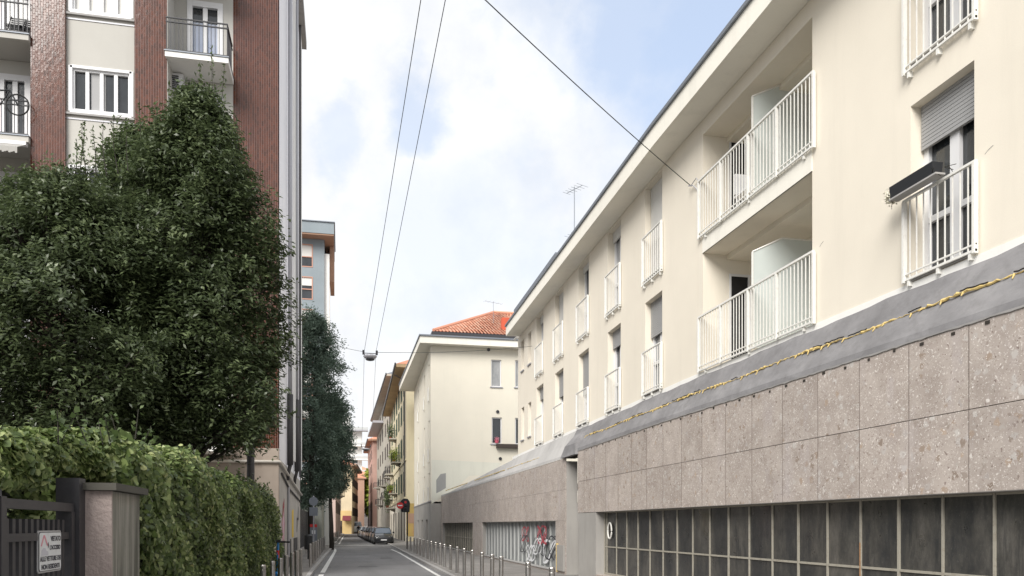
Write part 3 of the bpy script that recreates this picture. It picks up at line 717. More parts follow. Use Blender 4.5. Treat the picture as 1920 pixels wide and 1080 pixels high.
# patch of other render low on the end wall
pa = [zy(809, 945), zy(809, 862), zy(940, 868), zy(925, 890), zy(880, 892), zy(852, 918)]
build('render_patch', MB().poly([(p.x, 57.995, p.z) for p in pa]), mat('patch_render', rough=.9, build=plaster((.70, .69, .60), .06)), b2, 'square patch of greener grey render')
pa = [zy(818, 925), zy(818, 900), zy(826, 889), zy(836, 887), zy(836, 915), zy(826, 921)]
build('damp_patch', MB().poly([(p.x, 57.99, p.z) for p in pa]), mat('damp_render', rough=.9, build=plaster((.33, .33, .32), .12)), b2)
for i, (a, b, c, d) in enumerate(ew):
    p = build('window', MB().box(FE, a, b, c, d, .16, .18), CURT if i < 2 else GLASS, b2)
    g = MB().box(FE, a, a + .08, c, d, .10, .157).box(FE, b - .08, b, c, d, .10, .157).box(FE, a + .08, b - .08, c, c + .08, .1, .157).box(FE, a + .08, b - .08, d - .08, d, .1, .157)
    build('frame', g, PVC, p); build('sill', MB().box(FE, a - .1, b + .1, c - .07, c - .003, -.08, .1), GREYP, p)
for a, b, c, d in sw:
    p = build('window', MB().box(FA, a, b, c, d, .2, .22), GLASS, b2)
    build('frame', MB().box(FA, a, a + .07, c, d, .15, .197).box(FA, b - .07, b, c, d, .15, .197).box(FA, a + .07, b - .07, c, c + .08, .15, .197), PVC, p)
    r = MB().box(FA, a - .05, b + .05, c + .95, c + 1.0, -.09, -.05).box(FA, a - .05, b + .05, c + .02, c + .06, -.09, -.05)
    for k in range(7): r.box(FA, a - .05 + k * .15, a - .03 + k * .15, c + .06, c + .95, -.08, -.06)
    build('railing', r, WMETAL, p)
mb = MB(); mb.box(FE, -.85, 14.3, H2 + .003, H2 + .5, -.75, 20.3); build('eave', mb, SOFFIT, b2)
build('gutter', MB().box(FE, -.92, 14.4, H2 + .503, H2 + .6, -.85, -.6).box(FE, -.92, -.7, H2 + .503, H2 + .6, -.6, 20.3), ZINC, b2)
# hip roof of small curved tiles
rz0, rz1 = 16.0, 19.9; X0, X1, Y0, Y1 = 6.65, 21, 58.9, 76; rx0, rx1, ry = 12.8, 15, 67.5
mb = MB(); A, B_, C_, D_ = Vector((X0, Y0, rz0)), Vector((X1, Y0, rz0)), Vector((X1, Y1, rz0)), Vector((X0, Y1, rz0)); E_, G_ = Vector((rx0, ry, rz1)), Vector((rx1, ry, rz1))
mb.poly([A, B_, G_, E_]).poly([D_, A, E_]).poly([C_, D_, E_, G_]).poly([B_, C_, G_])
rf_ = build('roof', mb, BRICKCH, b2)
tl = MB()
for (p0, p1, q0, q1) in ((A, B_, E_, G_), (D_, A, E_, E_)):
    rows = 26
    for i in range(rows):
        s0, s1 = i / rows, (i + 1.25) / rows
        a0, b0 = p0.lerp(q0, s0), p1.lerp(q1, s0); a1, b1 = p0.lerp(q0, min(s1, 1)), p1.lerp(q1, min(s1, 1)); ln = (b0 - a0).length; nt_ = max(1, int(ln / .26))
        up = Vector((0, 0, .07))
        for j in range(nt_):
            f0, f1 = j / nt_, (j + .96) / nt_; fm = (f0 + f1) / 2
            c0, c1, cm = a0.lerp(b0, f0), a0.lerp(b0, f1), a0.lerp(b0, fm); d0, d1, dm = a1.lerp(b1, f0), a1.lerp(b1, f1), a1.lerp(b1, fm)
            n = len(tl.v); tl.v += [tuple(c0 + up * .3), tuple(cm + up * 1.5), tuple(c1 + up * .3), tuple(d0), tuple(dm + up * .9), tuple(d1)]; tl.f += [(n, n + 1, n + 4, n + 3), (n + 1, n + 2, n + 5, n + 4)]
build('tiles', tl, ROOF, rf_)
rg = MB(); rg.tube([A + Vector((0, 0, .1)), E_ + Vector((0, 0, .1))], .13, 6); rg.tube([E_ + Vector((0, 0, .1)), G_ + Vector((0, 0, .1))], .13, 6); rg.tube([D_ + Vector((0, 0, .1)), E_ + Vector((0, 0, .1))], .13, 6); build('ridge_tiles', rg, ROOF, rf_)
build('roof_gutter', MB().box(WORLD, X0 - .15, X1, rz0 - .28, rz0 - .03, Y0 - .2, Y0 + .1).box(WORLD, X0 - .15, X0 + .1, rz0 - .28, rz0 - .03, Y0 + .1, Y1), DMETAL, rf_)
c0 = at_y(941, 60.8, 618); build('chimney', MB().box(WORLD, c0.x, c0.x + .55, c0.z - 1, c0.z + .9, 60.6, 61.2).box(WORLD, c0.x + .7, c0.x + .95, c0.z - 1, c0.z + .9, 60.6, 61.2), BRICKCH, rf_)
build('ledge', MB().box(FE, *(lambda a, b: (a.x - 6.35, b.x - 6.35, a.z, b.z))(zy(930, 840), zy(985, 834)), -.35, -.003), BSHUT, b2)
for px, py in ((933, 772), (916, 656), (938, 860)):
    q = zy(px, py); build('vent_hole', MB().tube([(q.x, 57.99, q.z), (q.x, 57.93, q.z)], .12, 10), DMETAL, b2)
fp = zy(931, 826); fl = thing('flower_pot', 'pink flower pot on the lower end wall window sill', 'flower pot', (fp.x, 57.97, fp.z))
build('pot', MB().lathe((fp.x, 57.93, fp.z - .2), [(.11, 0), (.15, .2), (.16, .21)], 10), mat('pink_pot', (.62, .12, .18), .7), fl)
leaves('blossoms', np.array([fp.x, 57.93, fp.z + .1]) + RNG.normal(0, .09, (120, 3)), RNG.normal(0, 1, (120, 3)), .06, .05, mat('pink_blossom', (.72, .28, .36), .7), fl)
def antenna(base, h, label, cat, boom=1.2, dz=0, seed=1, n=6):
    a = thing('antenna', label, cat, tuple(base)); m = MB(); b = Vector(base)
    m.tube([b, b + Vector((0, 0, h))], .016, 6); build('mast', m, ZINC, a)
    d = Vector((math.cos(seed), math.sin(seed), 0)); e = Vector((-d.y, d.x, 0))
    for zz, L_, k in ((h - .1, boom, n), (h * .55, boom * .7, n - 2)):
        m = MB(); o = b + Vector((0, 0, zz)); m.tube([o - d * L_ * .5, o + d * L_ * .5], .010, 5)
        for i in range(k):
            q = o + d * L_ * (i / (k - 1) - .5); l = .28 * (1 - .07 * i); m.tube([q - e * l, q + e * l], .006, 4)
        build('boom', m, ZINC, a)
    return a
q = at_t(1077, 30, 350); antenna((q.x, q.y, wz(q.y, 10.75)), q.z - wz(q.y, 10.75), 'tall thin television aerial above the eaves of the cream block', 'antenna', .9, seed=2.0)
q = at_t(925, 64, 565); antenna((q.x, q.y, 17.2), q.z - 17.2, 'small television aerial on the red tiled roof', 'antenna', 1.6, seed=.4, n=5)

# ================================================================== LEFT APARTMENT TOWER (brown tiles)
YF, YB = 25.9, 27.0
lb = thing('tiled_apartment_building', 'tall apartment building with glazed brown tile piers, cream panels and balconies behind the trees', 'building', (-8, 27, 0))
def fx(px, Y=YF): return at_y(px, Y).x
FF = FR((0, YF, 0), (1, 0, 0), (0, 1, 0)); FBK = FR((0, YB, 0), (1, 0, 0), (0, 1, 0)); XC = -2.0
FSD = FR((XC, 0, 0), (0, 1, 0), (-1, 0, 0))
x57, x122, x252, x313 = fx(57), fx(122), fx(252), fx(313); x437 = fx(437, YB); TOP = 25.5; ST = 2.97
zb = 4.2
def tile_pier(a, b, Y0, Y1): return MB().box(WORLD, a, b, zb, TOP, Y0, Y1)
build('tile_pier', tile_pier(x57, x122, YF, YB + .4), TILE, lb); build('tile_pier', tile_pier(x252, x313, YF, YB + .4), TILE, lb)
build('tile_pier', MB().box(WORLD, x437, XC, zb, TOP, YB, YB + .35), TILE, lb)
xl2 = x57 - 4.2
build('tile_pier', tile_pier(xl2 - 1.2, xl2, YF, YB + .4), TILE, lb)
zs = at_y(128, YF, 204).z; zt = at_y(128, YF, 118).z; wx0, wx1 = fx(129), fx(245)
zsl = at_y(312, YF - .15, 105).z
hol = []
for k in range(-4, 4):
    if zs + k * ST > zb: hol.append((wx0, wx1, zs + k * ST, zt + k * ST))
build('cream_panel', MB().wall(FR((0, YF + .12, 0), (1, 0, 0), (0, 1, 0)), x122, x252, zb, TOP, hol, .16), PANEL, lb)
build('corner_return', MB().box(WORLD, x313 + .003, x313 + .02, zb, TOP, YF + .01, YB), PANEL, lb)
dh = []; xd0, xd1 = fx(356, YB), fx(413, YB)
for k in range(-4, 4): dh.append((xd0, xd1, zsl + .12 + k * ST, zsl + 2.45 + k * ST))
xe0, xe1 = fx(3, YB), fx(52, YB)
dh2 = [(xe0, xe1, a[2], a[3]) for a in dh]
build('back_wall', MB().wall(FBK, xl2, x57, 3.2, TOP, dh2, .12).wall(FBK, x313, x437, 3.2, TOP, dh, .12).quad((x57, YB, 3.2), (x313, YB, 3.2), (x313, YB, TOP), (x57, YB, TOP)), PANEL, lb)
build('side_wall', MB().wall(FSD, YB + .002, 41, 3.9, TOP).wall(FR((XC, 41, 0), (-1, 0, 0), (0, -1, 0)), 0, 24, 0, TOP), WALLW, lb)
build('roof', MB().box(WORLD, xl2 - 1.3, XC + .3, TOP + .003, TOP + .4, YF - .3, 41.3), CONC, lb)
build('base_front', MB().box(WORLD, xl2 - 1.3, XC, 0, zb - .003, YB - .03, YB + .3), STONEB, lb)
build('base_side', MB().wall(FSD, YB - .03, 41, 0, 3.9, [], .0), LOWW, lb)
build('corner_stone', MB().box(WORLD, XC - .5, XC + .012, 0, zb - .006, YB - .045, YB + .25), STONEB, lb)
for k, h in enumerate(hol):
    fr = FR((0, YF + .12, 0), (1, 0, 0), (0, 1, 0)); a, b, c, d = h
    top = abs(c - (zs + ST)) < .1
    p = build('window', MB().box(fr, a, b, c, d, .13, .15), WSHUT if top else GLASS, lb)
    g = MB().box(fr, a, b, c - .06, c + .06, -.03, .10).box(fr, a, b, d - .06, d + .02, -.02, .10).box(fr, a - .05, a + .06, c, d, -.02, .10).box(fr, b - .06, b + .05, c, d, -.02, .10)
    for i in range(4):
        x0 = a + .06 + (b - a - .12) * i / 4; x1 = a + .06 + (b - a - .12) * (i + 1) / 4; w_ = .05
        g.box(fr, x0, x0 + w_, c + .06, d - .06, .05, .127).box(fr, x1 - w_, x1, c + .06, d - .06, .05, .127).box(fr, x0 + w_, x1 - w_, c + .06, c + .06 + w_, .05, .127).box(fr, x0 + w_, x1 - w_, d - .12, d - .06, .05, .127)
    build('frame', g, PVC, p)
    if k % 2: build('curtain', MB().box(fr, a + .55, a + .95, c + .1, d - .1, .11, .128), mat('net_curtain', (.35, .35, .35), .8), p)
    build('sill', MB().box(fr, a - .12, b + .12, c - .12, c - .063, -.08, .05), KERB, p)
    if c + 1.6 < TOP: build('string_course', MB().box(fr, x122, x252, d - .0 + 1.37, d + 1.41, -.02, -.002), GREYP, lb)
def balcony(a, b, k, kind):
    z = zsl + k * ST; fr = FR((0, YF - .15, 0), (1, 0, 0), (0, 1, 0)); D = YB - YF + .13
    p = build('balcony', MB().box(fr, a, b, z, z + .16, 0, D), WHITEWASH if kind else PANEL, lb)
    build('edging', MB().box(fr, a - .02, b + .02, z + .163, z + .19, -.03, D), ZINC, p)
    r = MB(); t0, t1 = z + .19, z + 1.2
    def bar(x, w0): r.box(fr, x - .009, x + .009, t0 + .04, t1, w0 - .009, w0 + .009)
    for zz in (t1, t1 - .13, t0 + .04):
        r.box(fr, a + .02, b - .02, zz - .016, zz + .016, .02, .06)
        if kind: r.box(fr, b - .06, b - .02, zz - .016, zz + .016, .06, D - .05)
    n = int((b - a) / .115)
    for i in range(n + 1): bar(a + .04 + (b - a - .08) * i / n, .04)
    if kind:
        for i in range(1, 9): bar(b - .04, .04 + i * .125)
    build('railing', r, DMETAL, p); return p
for k in range(-4, 4):
    z = zsl + k * ST
    balcony(x313 - .03, x437 + .02, k, 1); q = balcony(xl2, x57, k, 0)
    for (a, b, c, d), cu in ((dh[k + 4], BLUECURT if k == 0 else CURT), (dh2[k + 4], GLASS)):
        p = build('balcony_door', MB().box(FBK, a, b, c, d, .09, .11), GLASS, lb); m = (a + b) / 2
        g = MB().box(FBK, a - .08, a + .08, c, d + .1, -.03, .085).box(FBK, b - .08, b + .08, c, d + .1, -.03, .085).box(FBK, a + .08, b - .08, d - .08, d + .1, -.03, .085).box(FBK, m - .07, m + .07, c, d - .08, .02, .085).box(FBK, a + .08, b - .08, c, c + .1, .02, .085)
        build('frame', g, PVC, p); build('curtain', MB().box(FBK, a + .09, m - .07, c + .1, d - .55, .07, .086).box(FBK, m + .07, b - .09, c + .1, d - .55, .07, .086), cu, p)
# awning rolled under the left balcony
for k in (-1, -2):
    z = zsl + k * ST; p = build('awning', MB().box(WORLD, xl2 + .1, x57 - .05, z - .12, z - .02, YF - .22, YF - .05), PVC, lb)
    v = MB(); n = 70; x0, x1 = xl2 + .15, x57 - .08
    for i in range(n):
        a, b = x0 + (x1 - x0) * i / n, x0 + (x1 - x0) * (i + 1) / n
        v.quad((a, YF - .2, z - .12), (b, YF - .2, z - .12), (b, YF - .75, z - .42), (a, YF - .75, z - .42)); dz = .02 * (i % 3)
        v.quad((a, YF - .75, z - .42), (b, YF - .75, z - .42), (b, YF - .76, z - .60 + dz), (a, YF - .76, z - .60 + dz))
    build('cloth', v, AWN, p)
# pipes on the side wall
for px, rr in ((544, .075), (556.5, .07)):
    yy = at_x(px, XC + .14).y; zsp = at_x(px, XC + .14, 742 if px < 550 else 752).z; zlow = at_x(px, XC + .14, 872 if px < 550 else 884).z
    p = build('downpipe', MB().tube([(XC + .14, yy, zsp), (XC + .14, yy, TOP)], rr, 10), GREYP, lb, smooth=True)
    build('cast_section', MB().tube([(XC + .14, yy, zlow), (XC + .14, yy, zsp + .05)], rr * 1.5, 10).tube([(XC + .14, yy, zlow), (XC + .05, yy + .1, zlow - .35), (XC + .03, yy + .3, zlow - .5)], rr, 8), CASTP, p, smooth=True)
for i, px in enumerate((549.5, 561.5)):
    yy = at_x(px, XC).y; build('pilaster', MB().box(FSD, yy - .35, yy + .35, 4.4, TOP, -.10, .0), WHITEWASH, lb)
yy = at_x(563.5, XC + .1).y; build('downpipe', MB().tube([(XC + .08, yy, 4), (XC + .08, yy, TOP)], .05, 8), CASTP, lb)
zp = at_y(500, YB, 866).z
build('gas_pipe', MB().tube([(-6.5, YB - .1, zp), (XC + .06, YB - .1, zp), (XC + .07, YB + .1, zp - .02), (XC + .07, 34, zp - .32), (XC + .07, 41, zp - .55)], .05, 8), mat('cream_pipe', (.6, .56, .5), .6), lb, smooth=True)
build('cable_run', MB().tube([(XC + .04, YB + 1.0, zp - .3), (XC + .04, 32, zp - .65), (XC + .04, 41, zp - .9)], .035, 6), CASTP, lb)
build('drain_pipe', MB().tube([(XC + .05, 31.3, .5), (XC + .05, 31.3, zp - .6)], .05, 6), GREYP, lb)
for a, b in ((28.0, 29.6), (31.4, 33.4), (35.4, 38.0)): build('basement_door', MB().box(FSD, a, b, .1, 1.15, -.03, .05), CASTP, lb)
m = MB()
def scr(cu, cv, su, sv, r_, turns=2, seed=0):
    pts = [FSD.pt(cu + su * math.sin(t + seed), cv + sv * math.cos(t * 1.0 + .6 * math.sin(2 * t)), -.008 - .0008 * i / 8) for i, t in enumerate(np.linspace(0, turns * math.pi, 40))]
    o = MB()
    for p_, q_ in zip(pts, pts[1:]):
        d = (q_ - p_).normalized(); s_ = d.cross(Vector((1, 0, 0))) * r_; o.quad(p_ - s_, q_ - s_, q_ + s_, p_ + s_)
    return o
build('red_graffiti', scr(29.2, 1.75, .75, .75, .05), GRAFR, lb)
build('pink_graffiti', MB().quad(FSD.pt(28.6, 1.2, -.006), FSD.pt(29.8, 1.2, -.006), FSD.pt(29.7, 2.2, -.006), FSD.pt(28.8, 2.1, -.006)), GRAFP, lb)
build('yellow_poster', MB().quad(FSD.pt(34.2, 1.2, -.006), FSD.pt(35.4, 1.2, -.006), FSD.pt(35.4, 2.4, -.006), FSD.pt(34.2, 2.3, -.006)), GRAFY, lb)
build('dark_graffiti', scr(38.6, 2.0, .8, .6, .05, 4, 1), GRAFK, lb); build('red_tag', scr(29.3, 2.35, .35, .3, .04, 4, 1), GRAFR, lb)
# air conditioner, balcony furniture
q = at_y(330, YB - .35, 168); ac = thing('air_conditioner', 'white air conditioning unit on the wall under the upper balcony', 'air conditioner', (q.x, YB - .25, q.z - .2))
xa0, xa1, za0, za1 = fx(319, YB - .4), fx(343, YB - .4), at_y(330, YB - .4, 170).z, at_y(330, YB - .4, 138).z
build('casing', MB().box(WORLD, xa0, xa1, za0, za1, YB - .42, YB - .1), PVC, ac)
g = MB()
for i in range(7): z = za0 + .05 + (za1 - za0 - .1) * i / 7; g.box(WORLD, xa0 + .04, xa1 - .12, z, z + .03, YB - .45, YB - .423)
build('grille', g, DMETAL, ac); build('bracket', MB().box(WORLD, xa0 + .03, xa0 + .07, za0 - .06, za0 - .003, YB - .42, YB - .0).box(WORLD, xa1 - .07, xa1 - .03, za0 - .06, za0 - .003, YB - .42, YB - .0), DMETAL, ac)
def chair(loc, label):
    c = thing('folding_chair', label, 'chair', loc); x, y, z = loc
    def slats(p0, p1, wd, n):
        m = MB()
        for i in range(n):
            a = Vector(p0).lerp(Vector(p1), i / n); b = Vector(p0).lerp(Vector(p1), (i + .8) / n); s = Vector((wd / 2, 0, 0)); m.quad(a - s, a + s, b + s, b - s)
        return m
    build('seat', slats((x, y - .2, z + .45), (x, y + .2, z + .45), .45, 6), IRON, c); build('backrest', slats((x, y + .2, z + .5), (x, y + .32, z + .95), .45, 6), IRON, c)
    for sx in (-1, 1):
        build('leg', MB().tube([(x + sx * .22, y - .22, z), (x + sx * .22, y + .3, z + .95)], .015, 5), IRON, c); build('leg', MB().tube([(x + sx * .22, y + .25, z), (x + sx * .22, y - .2, z + .45)], .015, 5), IRON, c)
chair((fx(18), YF + .45, zsl + .19), 'black slatted folding chair on the top left balcony'); chair((fx(44), YF + .5, zsl + .19), 'black slatted chair nearer the tile pier on the top left balcony')
q = at_y(10, YF + .1, 205); bk = thing('bicycle', 'dark bicycle hung on the railing of the second left balcony', 'bicycle', (q.x, YF - .25, q.z))
for sx in (-.5, .45): build('wheel', MB().tube([(q.x + sx + .3 * math.cos(t), YF - .25, q.z + .3 * math.sin(t)) for t in np.linspace(0, 6.283, 21)], .022, 5, False), TYRE, bk)
build('frame', MB().tube([(q.x - .5, YF - .25, q.z), (q.x - .2, YF - .25, q.z + .35), (q.x + .25, YF - .25, q.z + .4), (q.x + .45, YF - .25, q.z)], .025, 6).tube([(q.x - .2, YF - .25, q.z + .35), (q.x, YF - .25, q.z - .05), (q.x + .25, YF - .25, q.z + .4)], .02, 6), IRON, bk)

# ================================================================== GATE, PILLAR, SIGN
GX = -1.95; GY0, GY1 = 3.0, 6.42
gt = thing('entrance_gate', 'charcoal slatted metal gate with a rail above its bars', 'gate', (GX, 5, 0))
FG = FR((GX, 0, 0), (0, 1, 0), (-1, 0, 0))
m = MB().box(FG, GY0, GY1, 1.80, 1.86, -.03, .03).box(FG, GY0, GY1, 1.60, 1.65, -.02, .02).box(FG, GY0, GY1, .25, .31, -.02, .02).box(FG, 5.12, 5.20, .15, 1.87, -.035, .035).box(FG, GY1 - .07, GY1, .15, 1.80, -.035, .035)
build('frame', m, GATE, gt)
y = 3.1
while y < GY1 - .1:
    if not 5.05 < y < 5.22: build('slat', MB().box(FG, y, y + .045, .27, 1.74, -.008, .012), GATE, gt)
    y += .098
m = MB()
build('gate_post', MB().box(FG, GY1 + .02, GY1 + .16, .1, 2.05, -.06, .10), GATE, gt)
# louvred enclosure behind the gate
le = thing('louvred_enclosure', 'dark louvred bin enclosure panels behind the gate under the ivy', 'enclosure', (-2.9, 5.5, 0))
FL = FR((-2.75, 0, 0), (0, 1, 0), (-1, 0, 0))
for a, b in ((3.6, 5.55), (7.28, 8.2)):
    m = MB().box(FL, a, a + .07, .1, 2.12, -.03, .03).box(FL, b - .07, b, .1, 2.12, -.03, .03)
    build('panel_frame', m, GATE, le); m = MB(); z = .2
    while z < 2.05: m.hexa([FL.pt(a + .07, z, -.02), FL.pt(b - .07, z, -.02), FL.pt(b - .07, z + .01, .03), FL.pt(a + .07, z + .01, .03), FL.pt(a + .07, z + .012, -.02), FL.pt(b - .07, z + .012, -.02), FL.pt(b - .07, z + .05, .03), FL.pt(a + .07, z + .05, .03)]); z += .062
    build('louvre', m, GATE, le)
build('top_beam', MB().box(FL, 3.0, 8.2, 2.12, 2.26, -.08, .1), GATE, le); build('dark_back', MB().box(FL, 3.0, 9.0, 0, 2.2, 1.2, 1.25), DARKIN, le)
ps = thing('gate_pillar', 'pink stucco and grey streaked concrete gate pillar with a flat coping', 'gate pillar', (-1.85, 7, 0))
build('shaft', MB().box(WORLD, -1.90, -1.712, 0, 1.96, 6.60, 7.46), PILLC, ps)
build('stucco_face', MB().box(WORLD, -1.925, -1.706, 0, 1.962, 6.575, 6.60), STUCCO, ps, 'pink stucco face of the pillar')
build('coping', MB().box(WORLD, -2.0, -1.66, 1.965, 2.02, 6.52, 7.55), mat('mossy_coping', rough=.95, build=plaster((.10, .095, .08), .4)), ps)
sg = thing('warning_sign', 'white rectangular notice with black lettering wired to the gate slats', 'sign', (GX + .03, 6, 1.5))
sy0, sy1, sz0, sz1 = 5.73, 6.17, 1.385, 1.665
def rrect(y0, y1, z0, z1, x, r=.02):
    pts = []
    for cy, cz, a0 in ((y1 - r, z1 - r, 0), (y0 + r, z1 - r, 90), (y0 + r, z0 + r, 180), (y1 - r, z0 + r, 270)):
        for k in range(5): a = R(a0 + k * 22.5); pts.append((x, cy + r * math.cos(a), cz + r * math.sin(a)))
    return pts
def slab(pts, d):
    m = MB(); m.poly(pts); q = [(p[0] - d, p[1], p[2]) for p in pts]; m.poly(q[::-1])
    for a, b, c, e in zip(pts, pts[1:] + pts[:1], q, q[1:] + q[:1]): m.quad(a, c, e, b)
    return m
build('rim', slab(rrect(sy0, sy1, sz0, sz1, GX + .020), .006), mat('sign_rim', (.45, .45, .46), .4), sg)
build('border', slab(rrect(sy0 + .010, sy1 - .010, sz0 + .010, sz1 - .010, GX + .0225), .001), SIGNT, sg)
build('plate', slab(rrect(sy0 + .015, sy1 - .015, sz0 + .014, sz1 - .014, GX + .025), .001), SIGNW, sg)
def text(s, y, z, size, parent, x=GX + .0265, xs=1.0, m_=None, name='lettering'):
    cu = bpy.data.curves.new(name, 'FONT'); cu.body = s; cu.size = size; cu.align_x = 'CENTER'; cu.extrude = .0006; cu.space_character = 1.05; cu.offset = .0012
    o = bpy.data.objects.new(name, cu); dg = bpy.context.evaluated_depsgraph_get(); col.objects.link(o); dg.update()
    me = bpy.data.meshes.new_from_object(o.evaluated_get(dg)); col.objects.unlink(o); bpy.data.objects.remove(o)
    M = Matrix(((0, 0, 1, x), (xs, 0, 0, y), (0, 1, 0, z), (0, 0, 0, 1))); me.transform(M)
    off = OFF[parent.name]; me.transform(Matrix.Translation(-off)); me.materials.clear(); me.materials.append(m_ or SIGNT)
    p = bpy.data.objects.new(name, me); col.objects.link(p); p.parent = parent; return p
text('VIETATO', 6.045, 1.595, .046, sg, xs=1.0); text("L'ACCESSO", 6.035, 1.537, .040, sg); text('ALLE VETTURE DEI', 5.95, 1.462, .045, sg); text('NON RESIDENTI', 5.95, 1.408, .045, sg)
def blob(pts, x): return MB().poly([(x, a, b) for a, b in pts])
build('triangle_mark', blob([(5.765, 1.565), (5.815, 1.635), (5.84, 1.635), (5.90, 1.565), (5.88, 1.56), (5.828, 1.62), (5.785, 1.56)], GX + .0262), SIGNP, sg)
build('tow_hook_mark', blob([(5.89, 1.575), (5.905, 1.59), (5.915, 1.565), (5.905, 1.545)], GX + .0262), SIGNT, sg)
build('car_mark', blob([(5.775, 1.50), (5.78, 1.535), (5.81, 1.55), (5.85, 1.548), (5.87, 1.53), (5.90, 1.525), (5.905, 1.50)], GX + .0262), mat('pale_mark', (.58, .58, .64), .6), sg)

# ================================================================== IVY HEDGE
def hedge_points(n):
    """points over the bulging outer skin of the hedge, with rough outward directions"""
    P, Nn = [], []
    y = RNG.uniform(7.5, 24.0, n); u = RNG.uniform(0, 1, n)
    # profile: street face up, rounded shoulder, top going back
    s = u * (2.45 + .5 + 1.1)
    x = np.where(s < 2.3, -1.80, 0.0); z = np.where(s < 2.3, s, 0.0); nx = np.ones(n); nz_ = np.zeros(n)
    m2 = (s >= 2.3) & (s < 2.75); a = (s - 2.3) / .45 * math.pi / 2
    x = np.where(m2, -1.80 - .3 + .3 * np.cos(a), x); z = np.where(m2, 2.3 + .3 * np.sin(a), z); nx = np.where(m2, np.cos(a), nx); nz_ = np.where(m2, np.sin(a), nz_)
    m3 = s >= 2.75; x = np.where(m3, -2.1 - (s - 2.75), x); z = np.where(m3, 2.6, z); nx = np.where(m3, 0, nx); nz_ = np.where(m3, 1, nz_)
    bul = .09 * np.sin(y * 1.3 + z * 2.1) + .07 * np.sin(y * 3.1 - z * 3.3 + 1) + .05 * np.sin(y * 7 + z * 6)
    x += nx * bul; z += nz_ * bul * 1.3 - .07
    P.append(np.stack([x, y, z], 1)); Nn.append(np.stack([nx, np.full(n, -.35), nz_ + .15], 1))
    return np.concatenate(P), np.concatenate(Nn)
hd = thing('ivy_hedge', 'thick ivy hedge spilling over the boundary wall between the pillar and the tiled building', 'hedge', (-2.2, 14, 0))
P_, N_ = hedge_points(88000)
near = RNG.uniform(0, 1, len(P_)) < np.clip(16 / (P_[:, 1] + 1), .5, 1.0); P_, N_ = P_[near], N_[near]
dpt = RNG.exponential(.075, len(P_)); P_ -= N_ * dpt[:, None]; P_ += RNG.normal(0, .018, P_.shape)
leaves('foliage', P_, N_, .064, .062, IVY, hd, tone=np.clip(RNG.beta(2, 2.8, len(P_)) + .12 * np.sin(P_[:, 1] * 2.3 + P_[:, 2] * 3), 0, .99) ** 1.0, ivy=True)
# ivy above gate and pillar
n = 26000; y = RNG.uniform(3.0, 8.3, n); a = RNG.uniform(-.25, math.pi * .75, n)
topz = 1.93 + np.clip((y - 4.6) * .10, -.1, .34) + .03 * np.sin(y * 2.2) + .03 * np.sin(y * 5 + 1) ; rr = .25 + .05 * np.sin(y * 3.7) + .04 * np.sin(y * 9 + a * 3)
C_ = np.stack([-2.28 + 1.25 * rr * np.cos(a), y, topz + rr * np.sin(a) * .95], 1); Nn_ = np.stack([np.cos(a), np.full(n, -.2), np.sin(a) + .1], 1)
C_ -= Nn_ * RNG.exponential(.05, n)[:, None]
leaves('top_foliage', C_, Nn_, .066, .066, IVY, hd, ivy=True)
# end of the hedge facing the pillar and loose shoots
n = 5000; yz = RNG.uniform(0, 1, (n, 2)); C_ = np.stack([-1.80 - yz[:, 0] * 1.2, 7.5 + RNG.exponential(.04, n), yz[:, 1] * 2.5], 1); leaves('end_foliage', C_, np.tile((.3, -1, .1), (n, 1)), .08, .08, IVY, hd, ivy=True)
tw, TC = MB(), []
for i in range(60):
    y = random.uniform(4, 23); b = Vector((-2.1 + random.uniform(-.3, .3), y, 2.5 if y > 7.5 else 2.05 + (y - 4) * .1)); e = b + Vector((random.uniform(-.1, .2), random.uniform(-.15, .15), random.uniform(.1, .32)))
    tw.tube([b, e], [.006, .003], 4)
    for k in range(9): TC.append(tuple(b.lerp(e, k / 8) + Vector((random.uniform(-.03, .03),) * 3)))
build('stem', tw, TWIG, hd); leaves('shoot_foliage', np.array(TC), RNG.normal(0, 1, (len(TC), 3)) + np.array((.4, -.4, .5)), .055, .05, SHOOT, hd)
build('dark_core', MB().longbox(WORLD, -3.1, -2.02, 0, 2.36, 7.7, 24.0, 20), TWIG, hd)  # plain dark box added inside to block see-through and darken gaps between leaves
pg = thing('boundary_post', 'dark round post rising out of the hedge in front of the tiled corner', 'post', (at_y(470, 20).x, 20, 0))
q = at_y(470, 20, 700); build('pole', MB().tube([(q.x, 20, 0), (q.x, 20, q.z)], .09, 12), CASTP, pg, smooth=True)

